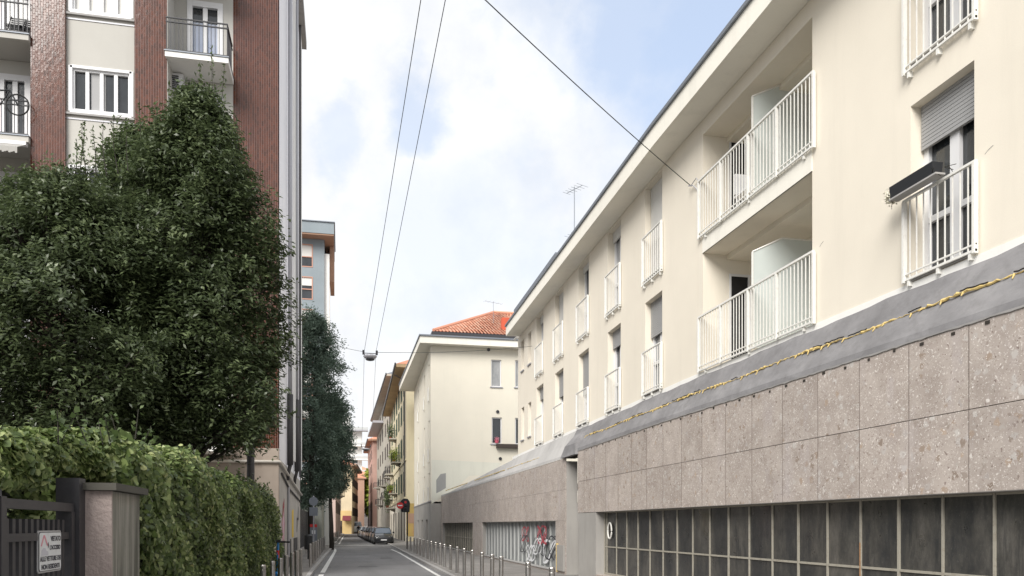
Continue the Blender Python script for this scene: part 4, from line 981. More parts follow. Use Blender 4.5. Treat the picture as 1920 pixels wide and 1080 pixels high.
# ================================================================== TREES
def crown(nm, parent, cx, cy, z0, z1, prof, n, ll, lw, m, clus=26, inner=.35, cs=.22, droop=0.0, tilt=0, seed=0, gaps=(), rag=1.0):
    """leaf sprays scattered through the outer part of a crown whose radius follows prof(h)"""
    g = np.random.default_rng(seed); nc = n // clus; K = int(nc * 1.35)
    h = g.uniform(0, 1, K) ** .92; th = g.uniform(0, 2 * np.pi, K)
    rad = np.interp(h, [p[0] for p in prof], [p[1] for p in prof])
    lump = 1 + rag * (.16 * np.sin(th * 3 + h * 9 + seed) + .12 * np.sin(th * 5 - h * 15 + 2 * seed) + .10 * np.sin(th * 9 + h * 31)) + g.normal(0, .05, K)
    keep = np.sin(th * 4 + h * 13 + seed) + np.sin(th * 7 - h * 22) + g.normal(0, .7, K) > -1.15
    r = rad * lump * (1 - (1 - inner) * g.uniform(0, 1, K) ** 2.2)
    c = np.stack([cx + r * np.cos(th) + tilt * h, cy + r * np.sin(th), z0 + (z1 - z0) * h + g.normal(0, .12, K)], 1)
    out_ = np.stack([np.cos(th), np.sin(th), np.full(K, .35 - droop)], 1)
    for gx, gy_, gz, gr in gaps: keep &= (np.linalg.norm((c - np.array((gx, gy_, gz))) * np.array((1, .25, 1)), axis=1) > gr)
    c, out_ = c[keep][:nc], out_[keep][:nc]
    L_ = cs * g.uniform(.6, 1.5, len(c)); dr = out_ + g.normal(0, .55, out_.shape); dr /= np.linalg.norm(dr, axis=1, keepdims=True)
    t = g.uniform(-.6, 1, (len(c), clus)); P = c[:, None] + dr[:, None] * (t * L_[:, None])[..., None] + g.normal(0, 1, (len(c), clus, 3)) * (cs * .42 * (1.1 - .5 * t))[..., None]
    P = P.reshape(-1, 3); Nn = np.repeat(dr * .5 + np.array((0, 0, .8)), clus, 0); Dd = np.repeat(dr, clus, 0)
    tone = np.repeat(g.beta(2, 3.5, len(c)), clus) * .55 + g.beta(2, 3, len(P)) * .38 + np.clip(t.reshape(-1), 0, 1) * .20 - .05  # tips toned lighter: young growth, plus highlights and dark recesses put into the colour
    leaves(nm, P, Nn, ll, lw, m, parent, tone=np.clip(tone, 0, .97), updir=Dd)
    return c
def skeleton(parent, x, y, z0, z1, r, cl, nb, seed, zfrom):
    g = random.Random(seed); m = MB(); pts = [Vector((x + g.uniform(-.06, .06) * i, y + g.uniform(-.06, .06) * i, z0 + (z1 - z0) * i / 6)) for i in range(7)]
    m.tube(pts, [r * (1 - .14 * i) for i in range(7)], 9); build('trunk', m, BARK, parent, smooth=True)
    b = MB()
    for i in range(nb):
        c = Vector(cl[g.randrange(len(cl))]); k = max(zfrom, min(c.z - g.uniform(.4, 1.3), z1 - .2)); f = (k - z0) / (z1 - z0) * 6; i0 = min(5, int(f)); s = pts[i0].lerp(pts[i0 + 1], f - i0)
        mid = s.lerp(c, .5) + Vector((g.uniform(-.15, .15), g.uniform(-.15, .15), g.uniform(-.05, .2))); b.tube([s, mid, c], [.045, .028, .009], 5, False)
    build('limb', b, BARK, parent)
TY = 15.8
t1 = thing('laurel_tree', 'large dark evergreen tree with a pointed crown rising in front of the tiled facade', 'tree', (at_t(370, TY).x, TY, 0), 'evergreen trees behind the hedge')
q = at_t(372, TY, 192); zt1 = q.z; x1_ = at_t(370, TY).x
c = crown('foliage', t1, x1_, q.y, 3.25, zt1, [(0, 1.1), (.08, 1.45), (.28, 1.52), (.5, 1.42), (.66, 1.18), (.78, .92), (.88, .66), (.96, .36), (1, .12)], 98000, .118, .046, LEAF, seed=3, gaps=[(at_t(310, TY).x, q.y - 1, at_t(310, TY, 600).z, .45)])
skeleton(t1, x1_, q.y, 0, zt1 - 1.4, .15, c, 130, 4, 2.8)
def shoots(parent, specs, seed):
    g = random.Random(seed); pts = []
    for px, py0, py1, t in specs:
        m = MB(); a, b = at_t(px, t, py0), at_t(px + g.uniform(-9, 9), t, py1); md = a.lerp(b, .5) + Vector((g.uniform(-.05, .05), 0, 0)); build('shoot_stem', m.tube([a, md, b], [.012, .008, .004], 4), TWIG, parent)
        n = int((b - a).length * 46)
        for k in range(n):
            f = (k + g.random()) / n; p = a.lerp(md, f * 2) if f < .5 else md.lerp(b, f * 2 - 1); s = .09 * (1.15 - f); pts.append((p.x + g.gauss(0, s), p.y + g.gauss(0, s), p.z + g.gauss(0, .04)))
    leaves('young_foliage', np.array(pts), RNG.normal(0, 1, (len(pts), 3)) + np.array((0, -.4, .3)), .085, .034, SHOOT, parent)
shoots(t1, [(372, 260, 118, TY), (392, 230, 88, TY), (415, 250, 125, TY), (350, 280, 165, TY), (300, 330, 190, TY), (440, 330, 215, TY), (383, 240, 140, TY), (408, 260, 160, TY), (330, 300, 185, TY), (265, 360, 190, TY), (505, 500, 440, TY)], 5)
T2 = 14.5
t2 = thing('laurel_tree', 'broad dark evergreen tree at the left edge with pale upright shoots', 'tree', (at_t(120, 14.5).x, 14.5, 0), 'evergreen trees behind the hedge')
T2 = 14.5; x2_ = at_t(120, T2).x; q2 = at_t(130, T2, 352)
c = crown('foliage', t2, x2_, q2.y, 3.0, q2.z, [(0, 1.15), (.12, 1.7), (.4, 1.95), (.62, 1.8), (.8, 1.25), (.92, .8), (1, .3)], 92000, .112, .044, LEAF, seed=8, gaps=[(at_t(215, T2).x, q2.y - 1, at_t(215, T2, 600).z, .38), (at_t(140, T2).x, q2.y - 1, at_t(140, T2, 640).z, .38), (at_t(190, T2).x, q2.y, at_t(190, T2, 715).z, .32)])
skeleton(t2, x2_, q2.y, 0, q2.z - 1.2, .14, c, 120, 9, 2.6)
shoots(t2, [(148, 340, 232, T2), (162, 330, 228, T2), (180, 330, 238, T2), (200, 330, 228, T2), (222, 330, 215, T2), (240, 320, 225, T2), (135, 360, 262, T2), (110, 380, 300, T2), (60, 400, 330, T2), (30, 420, 350, T2)], 6)
t3 = thing('laurel_tree', 'slender dark evergreen tree squeezed between its two broader neighbours', 'tree', (at_t(250, 17.5).x, 17.5, 0), 'evergreen trees behind the hedge')
T3 = 17.5; x3_ = at_t(268, T3).x; q3 = at_t(262, T3, 262)
c = crown('foliage', t3, x3_, q3.y, 3.4, q3.z, [(0, .9), (.15, 1.3), (.5, 1.35), (.8, 1.0), (.93, .65), (1, .2)], 56000, .12, .048, LEAF, seed=12, gaps=[(at_t(230, T3).x, q3.y, at_t(230, T3, 620).z, .6), (at_t(160, T3).x, q3.y, at_t(160, T3, 660).z, .5)])
skeleton(t3, x3_, q3.y, 0, q3.z - 1, .12, c, 60, 14, 3.0)
# blue cedar and its neighbour down the street
q = at_t(585, 50, 592); t4 = thing('cedar_tree', 'tall blue green conifer beyond the tiled building', 'tree', (q.x, q.y, 0))
c = crown('foliage', t4, q.x, q.y, 3.0, q.z, [(0, .6), (.1, 1.2), (.3, 1.75), (.5, 1.9), (.7, 1.75), (.86, 1.3), (1, .35)], 52000, .17, .075, CEDAR, clus=60, cs=.42, seed=21, droop=.5, rag=1.5)
skeleton(t4, q.x, q.y, 0, q.z - 1, .24, c, 60, 22, 3.2)
q = at_t(622, 56, 742); t5 = thing('cedar_tree', 'lower conifer leaning over the footway right of the tall blue green one', 'tree', (q.x, q.y, 0))
c = crown('foliage', t5, q.x - .1, q.y, 3.8, q.z, [(0, .5), (.2, 1.2), (.5, 1.45), (.8, 1.1), (1, .3)], 34000, .17, .08, CEDAR, clus=40, cs=.32, seed=25, droop=.5, inner=.25, rag=1.5)
skeleton(t5, q.x, q.y, 0, q.z - .5, .18, c, 40, 26, 4)
q = at_t(697, 195, 880); t6 = thing('plane_tree', 'pale yellow green spring tree at the far end of the street', 'tree', (q.x, q.y, 0))
c = crown('foliage', t6, q.x, q.y, 4, q.z, [(0, 1), (.3, 2.0), (.6, 2.1), (.9, 1.3), (1, .5)], 9000, .5, .35, LIME, clus=20, cs=.6, seed=31); skeleton(t6, q.x, q.y, 0, q.z - 3, .25, c, 14, 33, 5)

# ================================================================== FURTHER BUILDINGS
def house(name, label, o, U, length, width, H, wallm, rows, eavew=.8, eavem=BROWN, shut=None, front=None, frows=None, slab=.3, cat='house', roofm=ROOF, side=1, wh=1.7, ww=1.0):
    """side=1: stands right of the street. u runs away from the camera along the street face."""
    h = thing(name, label, cat, o); U = Vector(U).normalized(); W = Vector((U.y, -U.x, 0)) * side
    fa = FR(o, U, W); fe = FR(o, W, U)
    cols, zz = rows; hs = [(c - ww / 2, c + ww / 2, z, z + wh) for c in cols for z in zz]
    fh = []
    if frows: fh = [(c - .5, c + .5, z, z + 1.6) for c in frows[0] for z in frows[1]]
    build('wall', MB().wall(fa, 0, length, 0, H, hs, .2).wall(fe, 0, width, 0, H, fh, .2).quad(fa.pt(length, 0, 0), fa.pt(length, 0, width), fa.pt(length, H, width), fa.pt(length, H, 0)), wallm, h)
    for fr, L_ in ((fa, hs), (fe, fh)):
        for a, b, c, d in L_:
            p = build('window', MB().box(fr, a, b, c, d, .15, .18), GLASS, h)
            build('frame', MB().box(fr, a, a + .08, c, d, .1, .147).box(fr, b - .08, b, c, d, .1, .147).box(fr, a + .08, b - .08, c, c + .08, .1, .147), PVC, p)
            if shut: build('shutter', MB().box(fr, a - .5, a - .02, c, d, -.06, -.01).box(fr, b + .02, b + .5, c, d, -.06, -.01), shut, p)
    build('eave', MB().box(fa, -eavew * .6, length + .3, H + .003, H + slab, -eavew, width), eavem, h)
    build('gutter', MB().box(fa, -eavew * .6 - .1, length + .3, H + slab * .4, H + slab + .1, -eavew - .14, -eavew - .003), DMETAL, h)
    m = MB(); P = fa.pt; a, b = -eavew * .6, length + .3; e0, e1 = -eavew, width; zt_ = H + slab + .02; rg_ = H + slab + width * .22
    m.quad(P(a, zt_, e0), P(b, zt_, e0), P(b, rg_, (e0 + e1) / 2), P(a + 2, rg_, (e0 + e1) / 2)).quad(P(a, zt_, e1), P(b, zt_, e1), P(b, rg_, (e0 + e1) / 2), P(a + 2, rg_, (e0 + e1) / 2)).poly([P(a, zt_, e0), P(a, zt_, e1), P(a + 2, rg_, (e0 + e1) / 2)])
    build('roof', m, roofm, h)
    return h, fa, fe
def small_balcony(h, fa, c, z, wd=2.0, dp=.8, plant=None, slabm=GREYH):
    p = build('balcony', MB().box(fa, c - wd / 2, c + wd / 2, z - .14, z, -dp, -.003).hexa([fa.pt(c - .8, z - .5, -.25), fa.pt(c - .65, z - .5, -.25), fa.pt(c - .65, z - .5, -.003), fa.pt(c - .8, z - .5, -.003), fa.pt(c - .8, z - .143, -dp + .1), fa.pt(c - .65, z - .143, -dp + .1), fa.pt(c - .65, z - .143, -.003), fa.pt(c - .8, z - .143, -.003)]), slabm, h)
    r = MB()
    for a, b, w0, w1 in ((c - wd / 2, c + wd / 2, -dp, -dp + .04), (c - wd / 2, c - wd / 2 + .04, -dp + .04, -.01), (c + wd / 2 - .04, c + wd / 2, -dp + .04, -.01)):
        r.box(fa, a, b, z + .95, z + 1.0, w0, w1)
    n = int(wd / .16)
    for i in range(n + 1): x = c - wd / 2 + .02 + (wd - .04) * i / n; r.box(fa, x - .012, x + .012, z, z + .95, -dp + .008, -dp + .032)
    for i in range(1, 5):
        for x in (c - wd / 2 + .02, c + wd / 2 - .02): r.box(fa, x - .012, x + .012, z, z + .95, -dp + dp * i / 5, -dp + dp * i / 5 + .024)
    build('railing', r, IRON, p)
    return fa.pt(c, z, -dp)
def plant(pos, label, n, sx, m_, group=None, ll=.16):
    p = thing('balcony_plant', label, 'plant', tuple(pos), group); x, y, z = pos
    build('pot', MB().lathe((x, y, z), [(.12, 0), (.18, .3), (.19, .32)], 10), BRICKCH, p)
    C_ = np.array((x, y, z + .35 + sx[2] * .5)) + np.clip(RNG.normal(0, .42, (n, 3)), -1, 1) * np.array(sx); leaves('foliage', C_, RNG.normal(0, 1, (n, 3)) + np.array((0, 0, .4)), ll, ll * .6, m_, p)
# yellow house on the right, gutters at z 17.9
h3, f3, e3 = house('yellow_house', 'tall pale yellow house with green shutters, iron balconies and deep brown timber eaves', (6.35, 80.5, 0), (.016, 1, 0), 36, 12, 17.4, YELLOW,
    ([3, 8, 13, 18, 24, 30], [5.2, 9.0, 12.6, 15.2]), 1.05, WOODEAVE, GSHUT, wh=2.1)
build('stone_course', MB().box(f3, -.05, 36, 4.3, 4.55, -.18, -.003).box(f3, -.05, 36, 8.2, 8.35, -.08, -.003), YELLOW, h3)
build('rusticated_base', MB().box(f3, -.08, 36, 0, 4.29, -.06, -.003), CREAM2, h3)
m = MB()
for u in (2, 7, 12.5, 19, 26, 32): m.box(f3, u - .8, u + .8, .1, 3.2, -.075, -.063)
build('doorway', m, BSHUT, h3)
build('corner_poster', MB().box(e3, .003, 1.0, .6, 3.9, -.02, -.004), mat('faded_ochre', rough=.9, build=plaster((.55, .40, .14), .25, (.45, .25, .15), .9)), h3, 'yellow and orange painted lower corner'); build('poster', MB().box(e3, .2, .8, 1.9, 2.9, -.03, -.022), ORANGE, h3)
build('rain_pipe', MB().tube([f3.pt(1.0, 16.9, -1.1), f3.pt(1.0, 16.4, -.12), f3.pt(1.0, 12, -.12), f3.pt(1.0, 11.0, -.12), f3.pt(1.0, 4.5, -.12)], .07, 6), CASTP, h3)
q = small_balcony(h3, f3, 11, 8.8, 3.2, 1.0); plant(q + Vector((.3, 0, .02)), 'bright lime green plant spilling over a high balcony of the yellow house', 700, (.6, 1.2, .9), LIME)
q = small_balcony(h3, f3, 18, 5.6, 3.0, 1.0); plant(q + Vector((.2, 0, .02)), 'small yellow flowering plant on a balcony of the yellow house', 300, (.5, .6, .5), LIME)
q = small_balcony(h3, f3, 20, 12.4, 3.0, .9); plant(q + Vector((.2, 0, .02)), 'tall dull green plant on the upper balcony of the yellow house', 500, (.5, .7, 1.2), SHOOT)
q = small_balcony(h3, f3, 22, 3.9, 3.4, 1.1); plant(q + Vector((.1, 0, .02)), 'green climber hanging by the lowest iron balcony of the yellow house', 900, (.5, 1.0, 1.9), SHOOT)
for u, z in ((27, 8.5), (31, 5.4)): small_balcony(h3, f3, u, z, 2.6, 1.1)
h4, f4, e4 = house('grey_house', 'tall grey rendered house with slate coloured gutters behind the yellow house', (7.6, 118, 0), (-.006, 1, 0), 52, 12, 23.4, GREYH,
    ([4, 10, 16, 22, 30, 38, 46], [5, 9, 13, 17, 20.2]), 1.2, GREYH, BSHUT, wh=2.2, roofm=ZINC)
for u, z in ((6, 9), (13, 6), (22, 8.5), (32, 5.5), (40, 9)): small_balcony(h4, f4, u, z, 2.6, 1.2)
build('far_eave', MB().box(f4, 28, 52, 20.2, 20.6, -1.9, -.01), GREYP, h4)
h5, f5, e5 = house('pink_house', 'narrow salmon pink house closing the right side of the street', (6.45, 172, 0), (.0, 1, 0), 30, 9, 19.6, PINK,
    ([4, 12, 20], [5, 9, 13, 16]), 1.0, BROWN, BSHUT, wh=1.9)
build('dark_lower_facing', MB().box(f5, -.02, 30, 0, 6.5, -.03, -.003), mat('dark_shopfront', (.07, .055, .055), .8), h5)  # dark facing over the lower part of the street face
# left side
bt = thing('blue_grey_tower', 'blue grey rendered residential tower with a brown lined roof overhang above the conifer', 'building', (-1.5, 70, 0))
FT = FR((-1.42, 70, 0), (-1, 0, 0), (0, 1, 0)); zr = at_y(600, 70, 440).z - .3
hs = []
for k in range(8):
    z1 = at_y(580, 70, 458).z - k * 2.75; hs.append((.95, 2.6, z1 - 1.95, z1)); hs.append((4.2, 6.2, z1 - 2.05, z1))
build('wall', MB().wall(FT, 0, 12, 0, zr, hs, .15).wall(FR((-1.42, 70, 0), (0, 1, 0), (-1, 0, 0)), 0, 5, 0, zr, [(1.2, 2.2, zr - 9, zr - 4)], .2).wall(FR((-1.42, 75, 0), (-1, 0, 0), (0, -1, 0)), 0, 12, 0, zr), TOWER, bt)
build('white_return', MB().box(WORLD, -1.42, -1.0, 0, zr - 1.2, 70.3, 74), WHITEWASH, bt)
build('overhang', MB().box(WORLD, -14, -.60, zr + .003, zr + .95, 68.8, 76), TOWER, bt); build('soffit', MB().box(WORLD, -14, -.62, zr - .12, zr - .0, 68.85, 69.98).box(WORLD, -1.40, -.62, zr - .12, zr - .0, 69.98, 76), BROWN, bt)
build('side_fascia', MB().box(WORLD, -.98, -.62, zr - 3.2, zr - .123, 71.5, 75.9), BROWN, bt); build('roof_sheet', MB().box(WORLD, -14.1, -.52, zr + .953, zr + 1.02, 68.7, 76.1), ZINC, bt)
for a, b, c, d in hs:
    p = build('window', MB().box(FT, a, b, c, d, .1, .14), GLASS, bt); build('shutter_box', MB().box(FT, a + .08, b - .08, d - (.75 if (c * 7) % 2 < 1 else 1.1), d - .08, .05, .097), WSHUT, p)
    build('frame', MB().box(FT, a, a + .08, c, d, -.03, .097).box(FT, b - .08, b, c, d, -.03, .097).box(FT, a + .08, b - .08, c, c + .08, -.03, .097).box(FT, a + .08, b - .08, d - .08, d, -.03, .097).box(FT, a + .08, b - .08, c + .85, c + .93, .02, .09), mat('salmon_frame', (.50, .27, .20), .6), p)
q = at_t(600, 72); pv = thing('stone_clad_annex', 'pale green grey stone clad annex wall under the conifer', 'building', (q.x, q.y, 0))
build('wall', MB().box(WORLD, -3.6, -1.45, 0, 4.1, 62, 69.9), GREENST, pv); build('coping', MB().box(WORLD, -3.7, -1.35, 4.103, 4.25, 61.9, 69.95), CONC, pv)
fn = thing('street_fence', 'dark vertical slatted fence beyond the tiled building', 'fence', (-2.1, 50, 0))
m, m2, y = MB(), MB(), 41.3
while y < 61.8: m.box(WORLD, -2.12, -2.08, .5, 2.55, y, y + .09); y += .13
build('slats', m, DMETAL, fn); build('rail', MB().longbox(WORLD, -2.16, -2.122, .7, .76, 41.3, 61.9, 40).longbox(WORLD, -2.16, -2.122, 2.3, 2.36, 41.3, 61.9, 40), DMETAL, fn); build('plinth', MB().box(WORLD, -2.25, -2.0, 0, .5, 41.1, 61.9), CONC, fn)
def left_house(name, label, px1, t, width, zt, wallm, length, cols, zz, shut=None, eave=.5, em=BROWN, fcols=(), U=(.02, 1, 0), wh=1.7):
    q = at_t(px1, t); h, fa, fe = house(name, label, (q.x, q.y, 0), U, length, width, zt, wallm, (cols, zz), eave, em, shut, frows=(fcols, zz) if fcols else None, side=-1, wh=wh)
    return h, fa, fe
left_house('grey_green_house', 'narrow dark grey green house front half hidden by the conifers', 612, 79, 6, 10, mat('dark_green_render', rough=.9, build=plaster((.10, .12, .11), .15)), 16, [3, 8, 13], [1.2, 4.4, 7], eave=.2)
hh, fa, fe = left_house('rose_house', 'faded rose coloured house with small balconies on the left of the street', 629, 108, 8, 15, mat('rose_plaster', rough=.9, build=plaster((.55, .42, .38), .1)), 32, [3, 9, 15, 21, 27], [3.4, 6.6, 9.8, 12.4], BSHUT, eave=.6)
for u, z in ((4, 6.4), (12, 9.6), (20, 6.4)): small_balcony(hh, fa, u, z, 2.2, .9)
hh, fa, fe = left_house('ochre_house', 'warm yellow house facing down the street with a bright yellow shop front', 660, 158, 5, 13.4, OCHRE, 24, [2, 5, 8, 11, 14, 17, 20, 23], [3.6, 6.6, 9.6], BSHUT, eave=.9, fcols=(), U=(.066, 1, 0))
build('shopfront', MB().box(fe, .1, 4.9, 0, 4.6, -.12, -.01), mat('shop_yellow', rough=.8, build=plaster((.66, .48, .22), .15)), hh, 'bright yellow painted ground floor'); build('doorway', MB().box(fe, 1.9, 3.0, 0, 2.6, -.15, -.122), BSHUT, hh)
build('front_pipe', MB().box(fe, 2.2, 2.32, 4.6, 13.2, -.12, -.01), GREYP, hh); build('awning', MB().hexa([fe.pt(.2, 2.6, -1.4), fe.pt(1.8, 2.6, -1.4), fe.pt(1.8, 3.4, -.13), fe.pt(.2, 3.4, -.13), fe.pt(.2, 2.7, -1.4), fe.pt(1.8, 2.7, -1.4), fe.pt(1.8, 3.6, -.13), fe.pt(.2, 3.6, -.13)]), mat('wine_awning', (.16, .03, .04), .8), hh)
left_house('orange_house', 'brick orange rendered house beyond the warm yellow one', 683, 192, 6, 12.8, ORANGE, 22, [3, 8, 13, 18], [3.6, 6.6, 9.6], BSHUT, eave=.5)
left_house('white_house', 'small white rendered house at the far end on the left', 694, 216, 6, 15, WHITEWASH, 24, [3, 8, 13, 18], [3.6, 6.6, 9.6, 12], BSHUT, eave=.6)
left_house('end_house', 'ochre house front closing the end of the street', 706, 300, 14, 21, OCHRE, 12, [3, 8], [4, 8, 12, 16], BSHUT, eave=.6, fcols=(2, 5, 8, 11))
mt = thing('terraced_tower', 'white modern apartment tower with projecting terraces at the far end', 'building', (at_t(665, 240).x, 240, 0))
x0, x1 = at_t(640, 240).x, at_t(678, 240).x; FM = FR((x0, 240, 0), (1, 0, 0), (0, 1, 0))
hs = [(a, a + 1.3, z, z + 1.6) for z in np.arange(12, 28, 4.0) for a in (1.2, 3.4)]
build('wall', MB().wall(FM, 0, x1 - x0, 0, 29.4, hs, .2).wall(FR((x1, 240, 0), (0, 1, 0), (-1, 0, 0)), 0, 14, 0, 29.4).box(WORLD, x0 + .5, x0 + 2.6, 29.4, 34.0, 242, 248), WHITEWASH, mt)
for a, b, c, d in hs: build('window', MB().box(FM, a, b, c, d, .12, .18), GLASS, mt)
for z in (12.8, 16.8, 20.8, 24.8, 29.3):
    p = build('terrace', MB().box(FM, -.5, x1 - x0 + 1.7, z, z + .35, -2.4, -.003), WHITEWASH if z < 29 else GREYP, mt); build('parapet', MB().box(FM, -.5, x1 - x0 + 1.7, z + .353, z + 1.1, -2.4, -2.3), mat('pale_glass', (.5, .52, .52), .3), p)
q = Vector((x0 + 4.5, 237.8, 13.2)); p = thing('terrace_tree', 'leafy terrace planting on the white modern tower', 'plant', tuple(q)); leaves('foliage', np.array(q) + np.clip(RNG.normal(0, .5, (1500, 3)), -1, 1) * np.array((2.2, .8, 3.2)), RNG.normal(0, 1, (1500, 3)), .5, .3, SHOOT, p); build('stem', MB().tube([q, q + Vector((0, 0, 2))], .12, 6), BARK, p)

# ================================================================== BOLLARDS
def bollard():
    o = thing('bollard', '', 'bollard', (0, 0, 0))
    build('post', MB().lathe((0, 0, 0), [(.052, 0), (.052, .80), (.050, .805)], 14), STEEL, o, smooth=False)
    build('cap', MB().lathe((0, 0, 0), [(.047, .81), (.052, .815), (.053, .875), (.045, .895), (.02, .90)], 14), STEEL, o)
    build('base_ring', MB().lathe((0, 0, 0), [(.075, .0), (.075, .012), (.056, .02)], 14), KERB, o)
    return o
b0 = bollard(); first = True
def place_b(x, y, label, group, dz=.1):
    global first
    if first: b0.location = (x, y, dz); b0['label'] = label; b0['group'] = group; first = False; return b0
    o = dup(b0, (x, y, dz), label); o['group'] = group; o.rotation_euler = (random.uniform(-.012, .012), random.uniform(-.012, .012), random.uniform(0, 3)); return o
G1 = 'steel bollards along the right kerb'; rp = [1035, 990, 939, 903.6 + 19, 904, 886, 870.6, 857, 845, 834, 826, 817, 809, 802, 794, 788, 782, 777, 770, 763]
for i, px in enumerate(rp):
    dx, dy = ray(px); t = 3.2 / (dx - .02); place_b(dx * t, dy * t, 'steel bollard, %s from the camera in the row along the right kerb' % ORD[i], G1)
G2 = 'steel bollards beside the hedge on the left'
for i, (px, t) in enumerate(((492.6, 14.3), (511, 15.8), (524.8, 17.2), (537, 18.9), (547.6, 20.6), (555.7, 22.2), (563.5, 23.7))):
    q = at_t(px, t); place_b(q.x, q.y, 'steel bollard, %s from the camera in the left row beside the hedge and scooter' % ORD[i], G2)
G3 = 'steel bollards before the side street on the left'
for i, (px, t) in enumerate(((582, 30.6), (587.5, 33.2), (592, 36), (596.5, 39), (600.5, 42.5), (604.5, 46.5), (608, 51))):
    q = at_t(px, t); place_b(q.x, q.y, 'steel bollard, %s from the camera in the left row beyond the driveway' % ORD[i], G3)
G4 = 'far steel bollards past the side street'
for i, (px, t) in enumerate(((625.5, 77), (628, 80), (630.5, 84), (633, 90), (635, 98))):
    q = at_t(px, t); place_b(q.x, q.y, 'steel bollard, %s from the camera in the far left row past the side street' % ORD[i], G4)

# ================================================================== VEHICLES
def loft(st, cap=True):
    m = MB(); n = len(st[0])
    for ring in st: m.v += [tuple(p) for p in ring]
    for i in range(len(st) - 1):
        for k in range(n): k2 = (k + 1) % n; m.f.append((i * n + k, i * n + k2, (i + 1) * n + k2, (i + 1) * n + k))
    if cap: m.f.append(tuple(range(n))[::-1]); m.f.append(tuple((len(st) - 1) * n + k for k in range(n)))
    return m
def car(paint, label, loc, rz, H=1.5, group='cars parked along the right side', light=True):
    c = thing('parked_car', label, 'car', (0, 0, 0), group); s = H / 1.5
    st = []
    for y, hw, zb_, zt_, in ((-2.08, .62, .34, .58), (-2.02, .78, .24, .70), (-1.80, .86, .20, .82), (-1.2, .885, .20, .94), (-.7, .89, .20, 1.0), (.6, .89, .20, 1.02), (1.5, .88, .20, 1.02), (1.95, .82, .24, .98), (2.06, .68, .36, .85)):
        zt_ *= s; st.append([(-hw * .92, y, zb_), (hw * .92, y, zb_), (hw, y, zb_ + .15), (hw * 1.0, y, (zb_ + zt_) / 2 + .05), (hw * .93, y, zt_ - .06), (hw * .80, y, zt_), (0, y, zt_ + .035), (-hw * .80, y, zt_), (-hw * .93, y, zt_ - .06), (-hw, y, (zb_ + zt_) / 2 + .05), (-hw, y, zb_ + .15)])
    build('body', loft(st), paint, c, smooth=True)
    g = []; zbelt = 1.0 * s; zr_ = H
    for y, hb, ht, zz in ((-.95, .74, .70, zbelt - .02), (-.30, .80, .62, zr_ - .05), (.2, .80, .63, zr_ - .01), (1.1, .80, .61, zr_ - .06), (1.9, .74, .66, zbelt)):
        g.append([(-hb, y - (0 if zz > zbelt else 0), zbelt - .04), (hb, y, zbelt - .04), (ht if zz > zbelt else hb, y, max(zz, zbelt)), (0, y, max(zz, zbelt) + .02), (-(ht if zz > zbelt else hb), y, max(zz, zbelt))])
    build('windows', loft(g), WGLASS, c)
    m = MB(); m.v += [(-.60, -.32, zr_ - .035), (.60, -.32, zr_ - .035), (.61, .2, zr_ + .015), (-.61, .2, zr_ + .015), (.59, 1.12, zr_ - .035), (-.59, 1.12, zr_ - .035), (0, -.3, zr_ + .01), (0, .2, zr_ + .035), (0, 1.1, zr_ - .0)]; m.f += [(0, 6, 7, 3), (6, 1, 2, 7), (3, 7, 8, 5), (7, 2, 4, 8)]
    for sx in (-1, 1):
        m.tube([(sx * .76, -.98, zbelt), (sx * .62, -.30, zr_ - .03), (sx * .62, .2, zr_ + .01), (sx * .60, 1.12, zr_ - .04), (sx * .74, 1.92, zbelt)], .035, 5); m.tube([(sx * .80, .3, zbelt), (sx * .63, .3, zr_)], .03, 5)
    build('roof', m, paint, c)
    for sx in (-1, 1):
        for y in (-1.35, 1.32):
            w_ = build('wheel', MB().tube([(sx * .70, y, .31), (sx * .90, y, .31)], .31, 18), TYRE, c); build('rim', MB().tube([(sx * .88, y, .31), (sx * .905, y, .31)], .19, 14), CARS_, w_)
        build('headlight', MB().hexa([(sx * .45, -2.07, .58), (sx * .76, -1.93, .58), (sx * .80, -1.80, .60), (sx * .45, -1.9, .60), (sx * .45, -2.02, .72), (sx * .74, -1.90, .74), (sx * .78, -1.78, .76), (sx * .45, -1.9, .74)]), LAMPG, c)
        build('mirror', MB().hexa([(sx * .86, -.75, .98), (sx * 1.04, -.72, .98), (sx * 1.04, -.62, .98), (sx * .86, -.62, .98), (sx * .86, -.75, 1.12), (sx * 1.03, -.72, 1.13), (sx * 1.03, -.62, 1.13), (sx * .86, -.62, 1.12)]), paint, c)
    build('grille', MB().box(WORLD, -.40, .40, .44, .60, -2.105, -2.0), DMETAL, c); build('number_plate', MB().box(WORLD, -.26, .26, .36, .46, -2.12, -2.107), PLATEW, c)
    build('bumper_intake', MB().box(WORLD, -.6, .6, .26, .34, -2.07, -1.95), DMETAL, c)
    c.location = loc; c.rotation_euler = (0, 0, rz); return c
def car_at(t): dx, dy = ray(717 - 92 * (1 - 73 / t)); return (dx * t, dy * t, 0)
for t, pm, H_, lb_ in ((73, CARP, 1.5, 'glossy black car at the near end of the parked row, facing the camera'), (79, CARG, 1.52, 'dark grey car parked directly behind the front black car'), (84.5, CARP, 1.46, 'black car, third in the parked row'), (90, CARG, 1.5, 'grey car, fourth in the parked row'), (95.5, CARS_, 1.48, 'silver car, fifth in the parked row'), (101, CARP, 1.5, 'dark car, sixth in the parked row'), (107, CARS_, 1.5, 'silver car, seventh in the parked row'), (113, CARG, 1.5, 'grey car at the far end of the parked row')):
    car(pm, lb_, car_at(t), .012, H_)
q = at_t(669, 168); vn = thing('delivery_van', 'white delivery van parked far down the street behind the row of cars', 'van', (q.x, q.y, 0))
st = []
